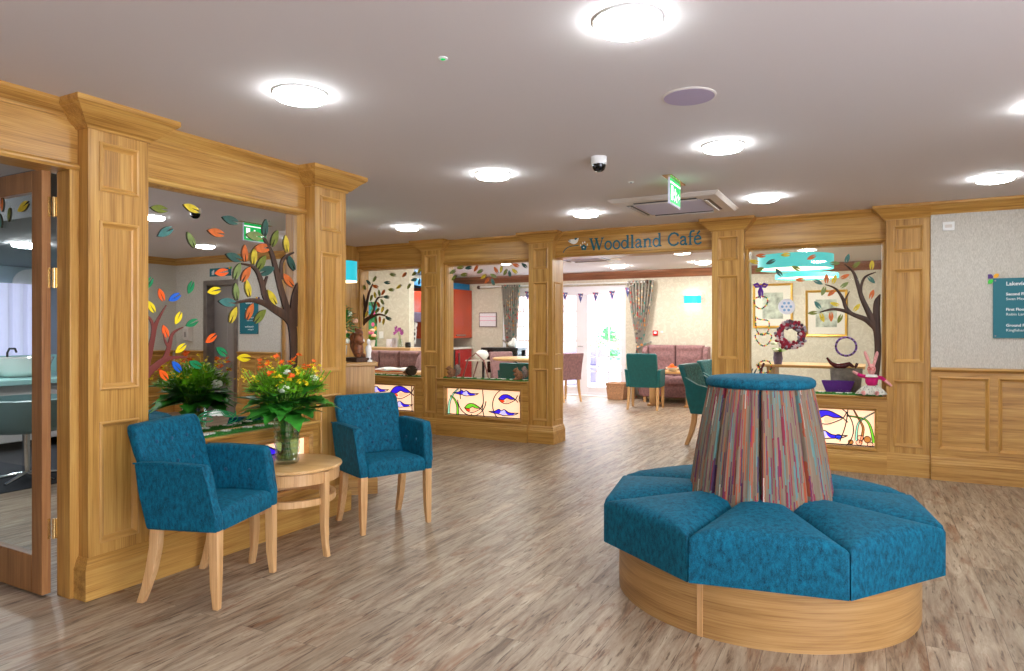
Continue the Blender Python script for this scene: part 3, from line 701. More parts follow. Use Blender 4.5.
mb = MB(); mb.box(2.84, 2.9, -2.4, 2.2, .2, .26); mb.box(2.84, 2.9, -2.4, 2.2, 2.2, 2.26)
for k in range(5): mb.box(2.84, 2.9, -2.4+k*1.135, -2.34+k*1.135, .26, 2.2)
struct('window_4', mb, 'upvc', 'window frame added on the right for daylight, out of view', 'window')  # unseen opening and frame, added to let daylight in from the side
ld = bpy.data.lights.new('added_fill_light', 'AREA'); ld.shape = 'RECTANGLE'; ld.size = 4.4; ld.size_y = 1.9; ld.energy = 20; ld.color = (1., .97, .95)  # area lamp added in the unseen opening as fill light
lo_ = bpy.data.objects.new('added_fill_light', ld); C.objects.link(lo_); lo_.location = (2.94, -.1, 1.23); lo_.rotation_euler = (PI/2, 0, PI/2)
# lift
lf = thing('lift', 'steel lift doors seen only in the mirror, below the small teal sign', 'lift', (1.735, YR, 0))
mb = MB(RF); mb.box(1.35, 1.43, -.2, .02, 0, 2.08); mb.box(2.04, 2.12, -.2, .02, 0, 2.08); mb.box(1.43, 2.04, -.2, .02, 2.0, 2.08)
obj('door_frame', mb, 'steel', lf, True, bevel=.003)
obj('door_leaf', MB(RF).box(1.43, 1.733, -.16, -.12, .01, 2.0), 'steel_dk', lf, True, bevel=.002)
obj('door_leaf', MB(RF).box(1.737, 2.04, -.16, -.12, .01, 2.0), 'steel_dk', lf, True, bevel=.002)
# cafe shell
mb = MB(); mb.box(-12.2, -6.95, 12.6, 12.85, 0, H-.002); mb.box(-4.22, 3.0, 12.6, 12.85, 0, H-.002); mb.box(-6.95, -4.22, 12.6, 12.85, 2.18, H-.002)
struct('wall_far', mb, 'cafepaper', 'cream swirl papered café wall with the French doors')
struct('trim_16', MB(lambda u, d, z: (u, 12.6-d, z)).sweep([(-12.2, 0), (3.0, 0)], [(0, 2.3), (.01, 2.3), (.02, 2.33), (.06, 2.39), (.07, 2.42), (.07, H-.001), (0, H-.001)], side=1), 'oak_cafe', 'wooden cornice along the far café wall', 'cornice')
pe = aty(409, 300, 9.7).x
struct('wall_partition', MB().box(-12.2, pe, 9.7, 9.85, 0, H-.002), 'cafepaper', 'cream papered partition behind the booth sofa')
struct('wall_kitchen', MB().box(-12.3, -12.2, -2.6, 12.6, 0, H-.002), 'cafepaper', 'far left outer wall')
struct('wall_cafe', MB().box(2.9, 3.0, YR+.25, 12.6, 0, H-.002), 'cafepaper', 'café right side wall')
# ---------------------------------------------------------------- salon behind the glazed door
mb = MB(); mb.box(-9.7, -9.6, -2.6, 6.0, 0, H-.002)
struct('wall_salon', mb, flat('salon_pale_blue', (176, 196, 204), .8), 'pale salon wall seen through the glazed door')
struct('wall_salon_end', MB().box(-9.6, -6.85, 5.0, 5.1, 0, H-.002), flat('salon_end_grey', (150, 156, 164), .8), 'end wall of the salon')
mb = MB(); mb.box(-9.6, -6.86, .2, 5.0, .0, .006); mb.box(-6.86, -6.2, .2, 3.69, .0, .006)
c_ = tag(obj('carpet', mb, 'carpet'), 'charcoal carpet inside the salon beyond the door', 'carpet')
sb = MB(); sb.box(-9.6, -5.0, 2.6, 5.0, 2.12, H-.002)
struct('trim_17', sb, flat('grey_soffit', (120, 122, 126), .8), 'grey dropped soffit in the salon', 'soffit')
# door leaf
dl = thing('glazed_door', 'open oak glazed door with three brass hinges at the left edge', 'door', (-3.625, 1.87, 0))
DX0, DX1, DY0, DY1 = -4.52, -3.625, 1.852, 1.895
mb = MB(); mb.box(DX1-.092, DX1, DY0, DY1, .012, 2.125); obj('hinge_stile', mb, 'oak_door', dl, True, bevel=.003)
mb = MB(); mb.box(DX0, DX0+.092, DY0, DY1, .012, 2.125); obj('lock_stile', mb, 'oak_door', dl, True, bevel=.003)
mb = MB(); mb.box(DX0+.092, DX1-.092, DY0, DY1, 2.02, 2.125); obj('top_rail', mb, 'oak_door', dl, True, bevel=.003)
mb = MB(); mb.box(DX0+.092, DX1-.092, DY0, DY1, .012, .2); obj('bottom_rail', mb, 'oak_door', dl, True, bevel=.003)
obj('glass_pane', MB().box(DX0+.092, DX1-.092, 1.87, 1.876, .2, 2.02), 'glass', dl, True)
for z in (1.943, 1.588, .336):
    mb = MB(); mb.tube([(-3.607, 1.90, z-.05), (-3.607, 1.90, z+.05)], .008, 10)
    mb.box(DX1, -3.622, 1.878, 1.892, z-.05, z+.05); mb.box(-3.600, -3.59, 1.9045, 1.9075, z-.05, z+.05)
    for k in (-.035, -.012, .012, .035): mb.tube([(-3.607, 1.90, z+k-.002), (-3.607, 1.90, z+k+.002)], .0095, 10)
    obj('brass_hinge', mb, 'brass', dl, True, smooth=40)
jb = MB(); jb.box(-3.60, XL+.015, 1.908, 1.953, 0, 2.12); jb.box(-3.60, XL+.015, .415, .48, 0, 2.12); jb.box(-3.60, XL+.015, .48, 1.908, 2.08+.05, 2.14)
struct('door_1', jb, 'oak_z', 'oak frame of the salon doorway', 'door frame', bevel=.004)
# salon furniture
vu = thing('washbasin_unit', 'pale grey salon unit with teal top behind the glass door', 'basin unit', (-8.9, 4.2, 0))
mb = MB(); mb.box(-9.4, -8.2, 3.3, 4.9, .1, .72); obj('cabinet', mb, 'unitgrey', vu, True, bevel=.01)
mb = MB(); mb.box(-9.4, -8.12, 3.25, 4.95, .72, .78); obj('worktop', mb, 'frosted', vu, True, bevel=.008)
mb = MB(); mb.box(-9.4, -9.34, 3.25, 4.95, .78, 1.0); obj('upstand', mb, 'frosted', vu, True)
mb = MB(); mb.lathe([(.05, .785), (.2, .79), (.27, .86), (.3, .96), (.32, 1.0), (.29, 1.0), (.24, .88), (.05, .84)], -8.65, 4.2, 28); obj('basin', mb, 'ceramic', vu, True, smooth=50)
mb = MB(); mb.tube([(-8.95, 4.2, .78), (-8.95, 4.2, 1.05), (-8.9, 4.2, 1.1), (-8.78, 4.2, 1.1), (-8.75, 4.2, 1.06)], .012); obj('tap', mb, 'black', vu, True, smooth=60)
sc = thing('salon_chair', 'grey-teal salon tub chair on chrome star base behind the glass door', 'chair', (-6.55, 3.22, 0))
mb = MB(); mb.lathe([(.02, .44), (.26, .44), (.33, .5), (.35, .72), (.33, .73), (.30, .54), (.05, .53)], 0, 0, 28); obj('seat_shell', mb, 'greyteal', sc, smooth=50)
mb = MB(); mb.tube([(0, 0, .06), (0, 0, .44)], .03); 
for k in range(5):
    a = k*2*PI/5+.3; mb.tube([(0, 0, .07), (.3*math.cos(a), .3*math.sin(a), .03)], [.02, .012])
obj('star_base', mb, 'chrome', sc, smooth=50)
wm = MB(); 
wm2 = thing('round_mirror', 'small white-rimmed round salon mirror seen through the glass door', 'mirror', tuple(atx(29, 285, -9.57)))
mb = MB(lambda a, b, c: (c, a, b)); mb.lathe([(.01, 0), (.16, 0), (.2, .01), (.2, .03), (.16, .035), (.01, .035)], 0, 0, 28); obj('rim', mb, 'white', wm2, smooth=40)
cv = MB()
pts = [(-9.5+.03*math.sin(k*1.1), 4.25+k*.028) for k in range(20)]
for i in range(19):
    cv.rings([[(pts[i][0], pts[i][1], .95), (pts[i+1][0], pts[i+1][1], .95), (pts[i+1][0], pts[i+1][1], 1.9), (pts[i][0], pts[i][1], 1.9)], [(pts[i][0]+.01, pts[i][1], .95), (pts[i+1][0]+.01, pts[i+1][1], .95), (pts[i+1][0]+.01, pts[i+1][1], 1.9), (pts[i][0]+.01, pts[i][1], 1.9)]])
tag(obj('net_curtain', cv, emis('net_curtain_daylight_glow', (206, 206, 236), .5)), 'pale lilac net curtain in the salon window', 'curtain')  # daylight on the cloth is painted in as its own weak glow
for nm, px, py in (('near', 12, 206), ('far', 26, 190)):
    pass
# ---------------------------------------------------------------- ceiling fittings
def ceiling_light(x, y, label, mat='lamp', group='round ceiling lights', z=H):
    t = thing('ceiling_light', label, 'ceiling light', (x, y, z), 0, group)
    mb = MB(); mb.lathe([(.10, 0), (.126, 0), (.126, -.008), (.122, -.010), (.116, -.008), (.10, -.006)], 0, 0, 36); obj('rim', mb, 'white', t, smooth=40)
    mb = MB(); mb.lathe([(.114, -.008), (.117, -.022), (.110, -.030), (.085, -.036), (.05, -.039), (.002, -.040)], 0, 0, 24); obj('diffuser', mb, mat, t, smooth=60)
    return t
LAB = [(-.78, 2.35, 'largest round ceiling light, at the top edge of the picture'), (-2.39, 2.35, 'round ceiling light above the near pillar'), (-2.41, 4.225, 'round ceiling light nearest the dome camera, on its left'),
       (-.80, 4.225, 'round ceiling light between ceiling speaker and exit sign'), (-2.43, 6.07, 'round ceiling light left of the air conditioner'), (-.81, 6.06, 'round ceiling light right of the air conditioner'),
       (.80, 6.06, 'round ceiling light above the wallpapered wall'), (-4.5, 6.0, 'round ceiling light before the leftmost café window'), (.80, 4.2, 'round ceiling light cut by the right edge'),
       (.80, 2.35, 'ceiling light right of the camera, out of view'),
       (-.79, -1.4, 'ceiling light behind the camera, out of view'), (2.2, 3.3, 'ceiling light by the right wall, mirror only'), (2.2, 5.6, 'ceiling light before the lift, mirror only')]
for x, y, l in LAB: ceiling_light(x, y, l)
for px, py, l in ((682, 251.5, 'round café ceiling light right behind the entrance fascia'), (703, 262, 'café ceiling light before the turquoise wall light'), (618, 266, 'café ceiling light in front of the French doors'), (505, 262, 'café ceiling light glimpsed above the notice')):
    p = atz(px, py, H); ceiling_light(p.x, p.y, l, 'lamp_cafe', 'café ceiling lights')
for x, y, l in ((-8.5, 8.3, 'café ceiling light over the booth sofa'), (-.3, 9.2, 'café ceiling light beyond the rabbit window'), (-7.6, 10.9, 'café ceiling light before the kitchen'), (-6.6, 8.9, 'café ceiling light over the round table'), (-1.0, 11.3, 'café ceiling light over the pictures'), (-4.3, 8.6, 'café ceiling light inside the entrance')):
    ceiling_light(x, y, l, 'lamp_cafe', 'café ceiling lights')
for x, y, l in ((-6.0, 1.9, 'salon ceiling light nearest the door'), (-7.6, 2.2, 'salon ceiling light further in')):
    ceiling_light(x, y, l, 'lamp_salon', 'salon ceiling lights')
for x, y, l in ((-8.3, 3.3, 'added salon lamp under the soffit, before the basin'), (-6.9, 3.4, 'added salon lamp under the soffit, nearer the door')):  # extra lamps added to brighten the dark salon
    ceiling_light(x, y, l, 'lamp_salon', 'salon ceiling lights', 2.12)
# speaker
sp = thing('ceiling_speaker', 'round mauve-grey ceiling speaker grille between the large lights', 'speaker', (-.774, 3.256, H))
mb = MB(); mb.lathe([(.11, 0), (.126, 0), (.126, -.004), (.118, -.007)], 0, 0, 36); obj('rim', mb, 'cream', sp, smooth=40)
mb = MB(); mb.lathe([(.12, -.002), (.118, -.008), (.01, -.011)], 0, 0, 32); obj('grille', mb, flat('mauve_grille', (176, 164, 190), .7), sp, smooth=60)
# dome camera
p = atz(599, 157, H)
dc = thing('dome_camera', 'white dome security camera with black dome on the ceiling', 'security camera', (p.x, p.y, H))
mb = MB(); mb.lathe([(.03, 0), (.05, 0), (.052, -.035), (.048, -.05), (.03, -.05)], 0, 0, 28); obj('housing', mb, 'white', dc, smooth=40)
mb = MB(); mb.lathe([(.045, -.048), (.043, -.068), (.034, -.086), (.018, -.096), (.002, -.099)], 0, 0, 24); obj('dome', mb, 'blackgloss', dc, smooth=60)
# small sensors
for px, py, l in ((443, 58, 'tiny ceiling sensor with green mark, upper left of centre'), (631, 182, 'small black recessed ceiling sensor beside the air conditioner'), (379, 229, 'small ceiling sensor left of the alcove light')):
    p = atz(px, py, H); t = thing('ceiling_sensor', l, 'sensor', (p.x, p.y, H), 0)
    mb = MB(); mb.lathe([(.01, 0), (.02, 0), (.02, -.004), (.014, -.006)], 0, 0, 16); obj('ring', mb, 'white', t)
    mb = MB(); mb.lathe([(.002, -.004), (.011, -.006), (.002, -.010)], 0, 0, 12); obj('lens', mb, 'exitgreen' if py < 100 else 'black', t)
p = atz(610.6, 260, H); t = thing('smoke_detector', 'white smoke detector on the café ceiling behind the fascia', 'smoke detector', (p.x, p.y, H))
mb = MB(); mb.lathe([(.03, 0), (.05, 0), (.05, -.02), (.035, -.035), (.034, -.045), (.03, -.05), (.002, -.052)], 0, 0, 24); obj('body', mb, 'white', t, smooth=40)
# air conditioning cassettes
def cassette(x, y, label, s=.47):
    t = thing('air_conditioner', label, 'air conditioner', (x, y, H), 0)
    mb = MB(); mb.sweep([(-s, -s), (s, -s), (s, s), (-s, s)], [(0, 0), (0, -.006), (.03, -.028), (.1, -.03), (.12, -.028), (.16, -.03), (.17, -.03), (.17, 0)], closed=True, side=1); obj('panel', mb, 'cream', t)
    mb = MB(); mb.box(-s+.17, s-.17, -s+.17, s-.17, -.03, -.004)
    for k in range(22):
        yy = -s+.19+k*(2*s-.38)/21; mb.box(-s+.18, s-.18, yy-.004, yy+.004, -.034, -.03)
    obj('grille', mb, 'grey', t)
    for a in range(4):
        R_ = Matrix.Rotation(a*PI/2, 3, 'Z')
        mb = MB(lambda u, v, w: tuple(R_ @ Vector((u, v, w)))); mb.prism([(s-.155, -.036), (s-.115, -.034), (s-.105, -.03), (s-.16, -.03)], -s+.2, s-.2, 'acb'); obj('air_slot', mb, 'black', t)
        mb = MB(lambda u, v, w: tuple(R_ @ Vector((u, v, w)))); mb.box(s-.145, s-.135, -s+.2, s-.2, -.044, -.034); obj('louvre', mb, 'cream', t)
    return t
cassette(-1.56, 6.03, 'square ceiling air conditioner before the café fascia')
p = atz(583, 257.5, H); cassette(p.x, p.y, 'second ceiling air conditioner inside the café entrance')
# exit sign
ex = thing('exit_sign', 'hanging green and white emergency exit sign on a brass ceiling plate', 'exit sign', (-1.31, 5.045, H))
mb = MB(); mb.box(-.035, .035, -.21, .21, -.006, 0); obj('ceiling_plate', mb, 'brass', ex, bevel=.002)
mb = MB(); mb.box(-.008, .008, -.15, .15, -.20, -.006); obj('blade', mb, 'acrylic', ex, bevel=.002)
for s in (1, -1):
    mb = MB(); mb.box(s*.008, s*.0095, -.145, .145, -.185, -.01); obj('green_face', mb, 'exitgreen', ex)
    f = lambda a, b, c, s=s: (s*(.0095+c), s*a if s > 0 else -a*-1*s*-1, b)
    mb = MB(lambda a, b, c, s=s: (s*(.0095+c), a, b))
    mb.box(-.12, -.07, -.165, -.06, 0, .001)                       # doorway
    mb.box(-.145, .145, -.045, -.033, 0, .001)                      # divider bar
    for poly in ([(-.02, -.07), (.0, -.07), (.0, -.09), (-.02, -.09)], [(-.03, -.095), (.0, -.092), (.015, -.13), (-.005, -.135)], [(.0, -.13), (.02, -.13), (.045, -.165), (.03, -.168)], [(-.005, -.13), (.005, -.14), (-.025, -.168), (-.035, -.16)], [(-.03, -.095), (-.02, -.105), (-.05, -.125), (-.055, -.115)], [(.0, -.1), (.008, -.108), (.04, -.098), (.04, -.09)], [(.06, -.12), (.09, -.095), (.09, -.112), (.125, -.112), (.125, -.128), (.09, -.128), (.09, -.145)]):
        mb.prism(poly, 0, .001, 'abc')
    obj('white_pictogram', mb, 'exitwhite', ex)
# ---------------------------------------------------------------- wooden leaf and tree cutouts
LEAVES = {}
def leaf_on(place_px, c, ang, L, kind, mat, thick, where, n, notch=.5, edge=True, asp=.42):
    """place_px maps a picture point to the pane; n is the outward normal of the pane"""
    p0 = place_px(c[0], c[1]); a = math.radians(ang)
    e = place_px(c[0]+math.cos(a), c[1]-math.sin(a))-p0
    nn = Vector(n); ln = e.length*L; e.normalize(); s = nn.cross(e)
    W = ln*asp
    up_, dn = [], []
    for i in range(0, 11):
        t = i/10; w = W/2*math.sin(PI*min(1, t*.93+.0))**.8 if i else 0
        up_.append((ln*(t-.5), w)); dn.append((ln*(t-.5), -w))
    poly = up_+[(ln*(.5-notch), .0)]+dn[::-1][:-1]
    mb = MB(); rr = []
    for d in (0, thick):
        rr.append([tuple(p0+e*q[0]+s*q[1]+nn*(d+.0008)) for q in poly])
    mb.rings(rr)
    for f_ in mb.bm.faces: f_.material_index = 0
    o = obj(('wooden_leaf' if edge else 'vinyl_leaf'), mb, mat)
    if edge:
        o.data.materials.append(M['leafedge'])
        for pl in o.data.polygons:
            if abs(pl.normal.dot(nn)) < .5: pl.material_index = 1
    LEAVES.setdefault(where, []).append((c[0], kind, o))
    return o
def name_leaves(where, desc, unit):
    by = {}
    for x, k, o in LEAVES[where]: by.setdefault(k, []).append((x, o))
    for k, l in by.items():
        l.sort(key=lambda q: q[0])
        for i, (x, o) in enumerate(l):
            which = 'the only one of that colour' if len(l) == 1 else ('%s from left of its colour' % ORD[i])
            tag(o, '%s %s %s, %s' % (k, unit, desc, which), 'leaf', '%s %s' % (unit.replace('leaf', 'leaves'), desc))
def tree_on(place_px, branches, n, thick, mat, label, name='tree_cutout'):
    mb = MB()
    for pts in branches:
        q = smooth_pts(pts, 5)
        P = []; Rr = []
        for x, y, w in q:
            p = place_px(x, y); e = place_px(x+1, y)-p; e2 = place_px(x, y+1)-p
            P.append(p+Vector(n)*thick*.5); Rr.append(max(.002, w*.5*(e.length+e2.length)/2))
        mb.tube(P, Rr, 10, flatn=n, flat=thick*.5)
    o = obj(name, mb, mat, smooth=50); tag(o, label, 'tree cutout'); return o
K = {'O': 'orange', 'Y': 'yellow', 'D': 'dark green', 'T': 'teal', 'L': 'olive', 'S': 'sage'}
# mirror (plane x=-3.55)
pm = lambda x, y: atx(x, y, -3.549)
def zm(x, y): return (140+x/3.196, 170+y/3.196)
ml = [(60, 124, 'L', -10), (163, 122, 'Y', -25), (80, 198, 'T', 30), (162, 223, 'S', -65), (242, 200, 'O', -15), (288, 160, 'D', -20), (399, 185, 'D', -95), (366, 211, 'S', -10), (430, 218, 'L', -110),
      (466, 236, 'Y', -85), (389, 250, 'O', 5), (334, 266, 'O', -88), (299, 279, 'D', -22), (363, 275, 'Y', -95), (387, 297, 'L', -120), (403, 322, 'D', 200), (310, 323, 'S', -110), (338, 333, 'O', -120),
      (482, 296, 'D', -65), (472, 352, 'O', -50), (344, 378, 'Y', -80), (306, 388, 'S', -85), (421, 407, 'Y', -60), (278, 423, 'T', -8), (350, 452, 'O', -112), (383, 467, 'L', -130), (297, 463, 'Y', -112)]
for x, y, k, a in ml: leaf_on(pm, zm(x, y), a, 56/3.196, K[k], 'leaf_'+K[k], .006, 'mirror', (1, 0, 0))
name_leaves('mirror', 'on the mirror', 'wooden leaf')
Z = lambda pts: [zm(x, y)+(w/3.196,) for x, y, w in pts]
tree_on(pm, [Z([(489, 640, 26), (491, 580, 25), (489, 520, 28), (482, 478, 30)]), Z([(490, 500, 26), (470, 470, 28), (430, 445, 22), (395, 425, 17), (355, 416, 12), (308, 424, 6)]),
             Z([(420, 440, 18), (400, 405, 18), (390, 365, 16), (375, 325, 13), (355, 306, 9), (325, 299, 5)]), Z([(393, 400, 10), (396, 370, 9), (406, 340, 5)]),
             Z([(490, 500, 26), (468, 440, 22), (450, 380, 20), (435, 320, 17), (420, 265, 13), (395, 216, 7)]), Z([(452, 350, 13), (452, 300, 10), (465, 277, 8), (490, 264, 4)]),
             Z([(490, 500, 30), (492, 440, 28), (498, 395, 24), (506, 355, 5)])], (1, 0, 0), .010, 'darkwood', 'dark carved tree with bare branches fixed to the mirror by the far pillar')
vl = [(28, 362, 'green', 60), (68, 399, 'orange', -70), (111, 407, 'blue', 30), (162, 375, 'green', 70), (261, 327, 'orange', 10), (237, 386, 'yellow', 12), (36, 437, 'yellow', -60), (122, 473, 'yellow', 65),
      (166, 489, 'green', 25), (81, 516, 'orange', -70), (227, 538, 'orange', 38), (261, 580, 'green', -35), (130, 570, 'yellow', 40), (117, 628, 'blue', -50), (177, 621, 'green', -25), (75, 655, 'orange', -50), (332, 600, 'yellow', 0)]
for x, y, k, a in vl: leaf_on(pm, zm(x, y), a, 44/3.196, k, 'vin_'+k, .0015, 'vinyl', (1, 0, 0), notch=.78, edge=False, asp=.48)
name_leaves('vinyl', 'on the left of the mirror', 'bright vinyl leaf')
tree_on(pm, [Z([(12, 668, 26), (35, 640, 24), (70, 612, 20), (100, 600, 12), (150, 598, 4)]), Z([(45, 635, 18), (80, 600, 17), (94, 560, 14), (105, 522, 9), (138, 502, 3)]), Z([(94, 570, 9), (82, 550, 7), (74, 520, 2)]),
             Z([(14, 655, 22), (28, 600, 20), (40, 540, 17), (52, 490, 12), (84, 432, 2)]), Z([(38, 545, 13), (42, 505, 11), (34, 478, 9), (18, 465, 7)])], (1, 0, 0), .003, 'redbark', 'red-brown vinyl tree on the mirror beside the near pillar', 'tree_decal')
# water lily decal
lily = thing('water_lily_decal', 'white water lily with green pad rings on the mirror', 'decal', tuple(pm(219, 415)))
wl_ = MB()
def zl(x, y): return (140+x/5.12, 340+y/5.12)
for k in range(26):
    a = math.radians(10+160*(k % 13)/12); r0 = 6+6*(k//13); r1 = 26 if k < 13 else 40
    c = (392, 378)
    p1 = pm(*zl(c[0]+r0*math.cos(a), c[1]-r0*.75*math.sin(a)+12)); p2 = pm(*zl(c[0]+r1*math.cos(a)*1.05, c[1]-r1*.85*math.sin(a)+10))
    wl_.tube([p1, (p1+p2)/2, p2], [.002, .0042, .001], 6, flatn=(1, 0, 0), flat=.001)
obj('petals', wl_, 'daisy', lily, True)
gl_ = MB()
for cx, cy, rx, ry, a0, a1 in ((400, 398, 100, 36, 150, 420), (395, 402, 80, 26, 170, 400), (455, 372, 36, 20, -30, 200), (340, 405, 36, 14, 20, 330), (420, 392, 60, 20, 180, 390)):
    gl_.tube([pm(*zl(cx+rx*math.cos(math.radians(a0+(a1-a0)*i/20)), cy+ry*math.sin(math.radians(a0+(a1-a0)*i/20)))) for i in range(21)], .0035, 6, flatn=(1, 0, 0), flat=.001)
obj('lily_pads', gl_, 'vin_green', lily, True)
# cafe windows (plane y = YC+.069 toward room)
pw = lambda x, y: aty(x, y, YC+.0675)
def z1(x, y): return (340+x/4.19, 260+y/4.19)
w1 = [(79, 107, 'Y', -80), (76, 143, 'D', 70), (103, 113, 'L', -60), (121, 94, 'D', -50), (146, 80, 'S', 60), (150, 111, 'O', -20), (85, 180, 'O', 120), (148, 147, 'Y', -80), (132, 159, 'L', 70), (182, 136, 'O', 60),
      (166, 138, 'S', -80), (196, 155, 'D', 0), (178, 175, 'S', -60), (162, 186, 'O', -60), (157, 212, 'L', 50), (179, 208, 'Y', 70), (196, 218, 'L', 60), (112, 227, 'Y', 60), (205, 246, 'D', -20), (152, 254, 'L', 90),
      (168, 250, 'O', 90), (184, 258, 'Y', 80), (222, 62, 'S', -10), (199, 95, 'D', 0), (217, 125, 'L', -5), (248, 112, 'Y', 40), (271, 62, 'O', 50), (290, 110, 'L', 60), (313, 57, 'L', 40), (312, 83, 'T', 10), (334, 46, 'Y', 60), (334, 92, 'D', 80)]
for x, y, k, a in w1: leaf_on(pw, z1(x, y), a, 27/4.19, K[k], 'leaf_'+K[k], .012, 'w1', (0, -1, 0))
name_leaves('w1', 'on the leftmost café window', 'wooden leaf')
Z1 = lambda pts: [z1(x, y)+(w/4.19,) for x, y, w in pts]
tree_on(pw, [Z1([(60, 320, 30), (85, 275, 26), (100, 235, 16), (112, 190, 13), (125, 135, 10), (139, 100, 4)]), Z1([(108, 205, 12), (104, 170, 11), (96, 140, 8), (76, 124, 4)]), Z1([(78, 290, 22), (112, 252, 16), (140, 236, 11), (170, 228, 8), (200, 238, 4)]),
             Z1([(120, 250, 12), (142, 215, 11), (150, 180, 9), (163, 158, 7), (185, 155, 3)]), Z1([(145, 205, 7), (139, 190, 5), (134, 175, 2)]), Z1([(90, 265, 20), (78, 225, 14), (66, 188, 6)])], (0, -1, 0), .022, 'darkwood', 'dark carved tree on the glass of the leftmost café window')
def z2(x, y): return (440+x/3.53, 250+y/3.53)
w2 = [(46, 77, 'S', 30), (73, 62, 'L', 10), (102, 63, 'D', 10), (128, 65, 'O', 60), (51, 98, 'L', 50), (86, 87, 'L', 10), (142, 76, 'S', 30), (155, 94, 'Y', 40), (167, 109, 'O', 50), (188, 113, 'T', -70), (190, 91, 'S', -30),
      (199, 71, 'O', -60), (217, 68, 'Y', 80), (232, 78, 'L', 60), (247, 84, 'D', -80), (265, 75, 'Y', -40), (269, 54, 'O', -20), (299, 55, 'D', -40)]
for x, y, k, a in w2: leaf_on(pw, z2(x, y), a, 26/3.53, K[k], 'leaf_'+K[k], .012, 'w2', (0, -1, 0))
name_leaves('w2', 'on the squirrel window', 'wooden leaf')
def z3(x, y): return (740+x/4.194, 240+y/4.194)
w3 = [(88, 66, 'O', 0), (59, 91, 'Y', -10), (81, 124, 'L', 200), (129, 92, 'D', 25), (192, 62, 'Y', 5), (163, 136, 'D', -50), (237, 119, 'L', -25), (300, 73, 'O', 25), (253, 167, 'O', 0), (328, 177, 'T', 155), (350, 214, 'S', 70),
      (363, 162, 'O', -90), (396, 165, 'Y', -110), (399, 98, 'S', 180), (450, 78, 'T', -110), (488, 104, 'L', 220), (553, 105, 'Y', -95), (551, 167, 'T', 135), (440, 153, 'O', 205), (438, 189, 'S', 215), (384, 222, 'O', 40),
      (326, 273, 'T', -50), (398, 269, 'Y', -15), (305, 306, 'L', 5), (345, 325, 'Y', 110), (382, 322, 'O', 92), (419, 330, 'L', 65), (553, 228, 'O', -110), (490, 283, 'Y', 230)]
for x, y, k, a in w3: leaf_on(pw, z3(x, y), a, 43/4.194, K[k], 'leaf_'+K[k], .012, 'w3', (0, -1, 0))
name_leaves('w3', 'on the rabbit window', 'wooden leaf')
Z3 = lambda pts: [z3(x, y)+(w/4.194,) for x, y, w in pts]
tree_on(pw, [Z3([(556, 612, 38), (572, 540, 30), (578, 470, 28), (576, 400, 30), (568, 345, 34)]), Z3([(572, 370, 32), (530, 335, 26), (485, 317, 20), (440, 298, 17), (390, 290, 12), (335, 303, 5)]), Z3([(470, 312, 18), (445, 285, 17), (433, 250, 15), (410, 213, 11), (388, 197, 8), (358, 187, 4)]),
             Z3([(438, 265, 9), (446, 240, 8), (460, 215, 3)]), Z3([(572, 375, 32), (540, 305, 26), (512, 245, 21), (495, 190, 18), (475, 135, 12), (438, 102, 5)]), Z3([(508, 235, 15), (508, 195, 13), (525, 155, 10), (570, 135, 4)]), Z3([(574, 380, 32), (572, 310, 30), (575, 260, 27), (588, 228, 6)])], (0, -1, 0), .022, 'darkwood', 'dark carved tree on the glass above the rabbit doll')
for (x, y, k, a), o_ in zip([(4, 205, 'O', 90), (11, 215, 'L', 85), (25, 207, 'Y', 40), (2, 221, 'T', 100)], range(4)):
    leaf_on(lambda X, Y: aty(X, Y, 1.869), (x, y), a, 14, K[k], 'leaf_'+K[k], .01, 'door', (0, -1, 0))
name_leaves('door', 'on the glazed door', 'wooden leaf')
# ---------------------------------------------------------------- octagonal seat
OX, OY = -.51, 3.67
ot = thing('octagonal_ottoman', 'octagonal teal seat with striped skirted centre on a curved oak base', 'ottoman', (OX, OY, 0))
mb = MB(); mb.lathe([(.69, 0), (.716, 0), (.716, .30), (.69, .30)], 0, 0, 72); obj('curved_base', mb, 'plinth_oak', ot, smooth=40)
mb = MB()
a = math.radians(-102); mb.box(-.013, .013, -.003, .002, .0, .3)
mb.bm.transform(Matrix.Translation((.7165*math.cos(a), .7165*math.sin(a), 0)) @ Matrix.Rotation(a+PI/2, 4, 'Z')); obj('joint_strip', mb, 'leg', ot)
def rad(r, deg): return (r*math.cos(math.radians(deg)), r*math.sin(math.radians(deg)))
A0 = -12.7
for k in range(8):
    a0, a1 = A0-45*k, A0-45*(k+1); am = math.radians((a0+a1)/2)
    quad = [rad(.20, a1), rad(.20, a0), rad(.815, a0), rad(.815, a1)]
    sh = Vector((math.cos(am), math.sin(am)))*.006
    cx_ = sum(q[0] for q in quad)/4; cy_ = sum(q[1] for q in quad)/4
    tan = Vector((-math.sin(am), math.cos(am)))
    qq = []
    for q in quad:
        v = Vector(q); s = v.dot(tan); v -= tan*(.0035 if s > 0 else -.0035); qq.append((v.x, v.y))
    def up(x, y, z, am=am):
        r = x*math.cos(am)+y*math.sin(am)           # outer face bulges gently, top slopes a little outward
        if z < .45 and r > .70: 
            pass
        return (x, y, z+(.74-r)*.06)
    mb = MB(); mb.puff(qq, .258, .490, .045, .014, 16, up)
    obj('seat_cushion', mb, 'teal', ot, smooth=80)
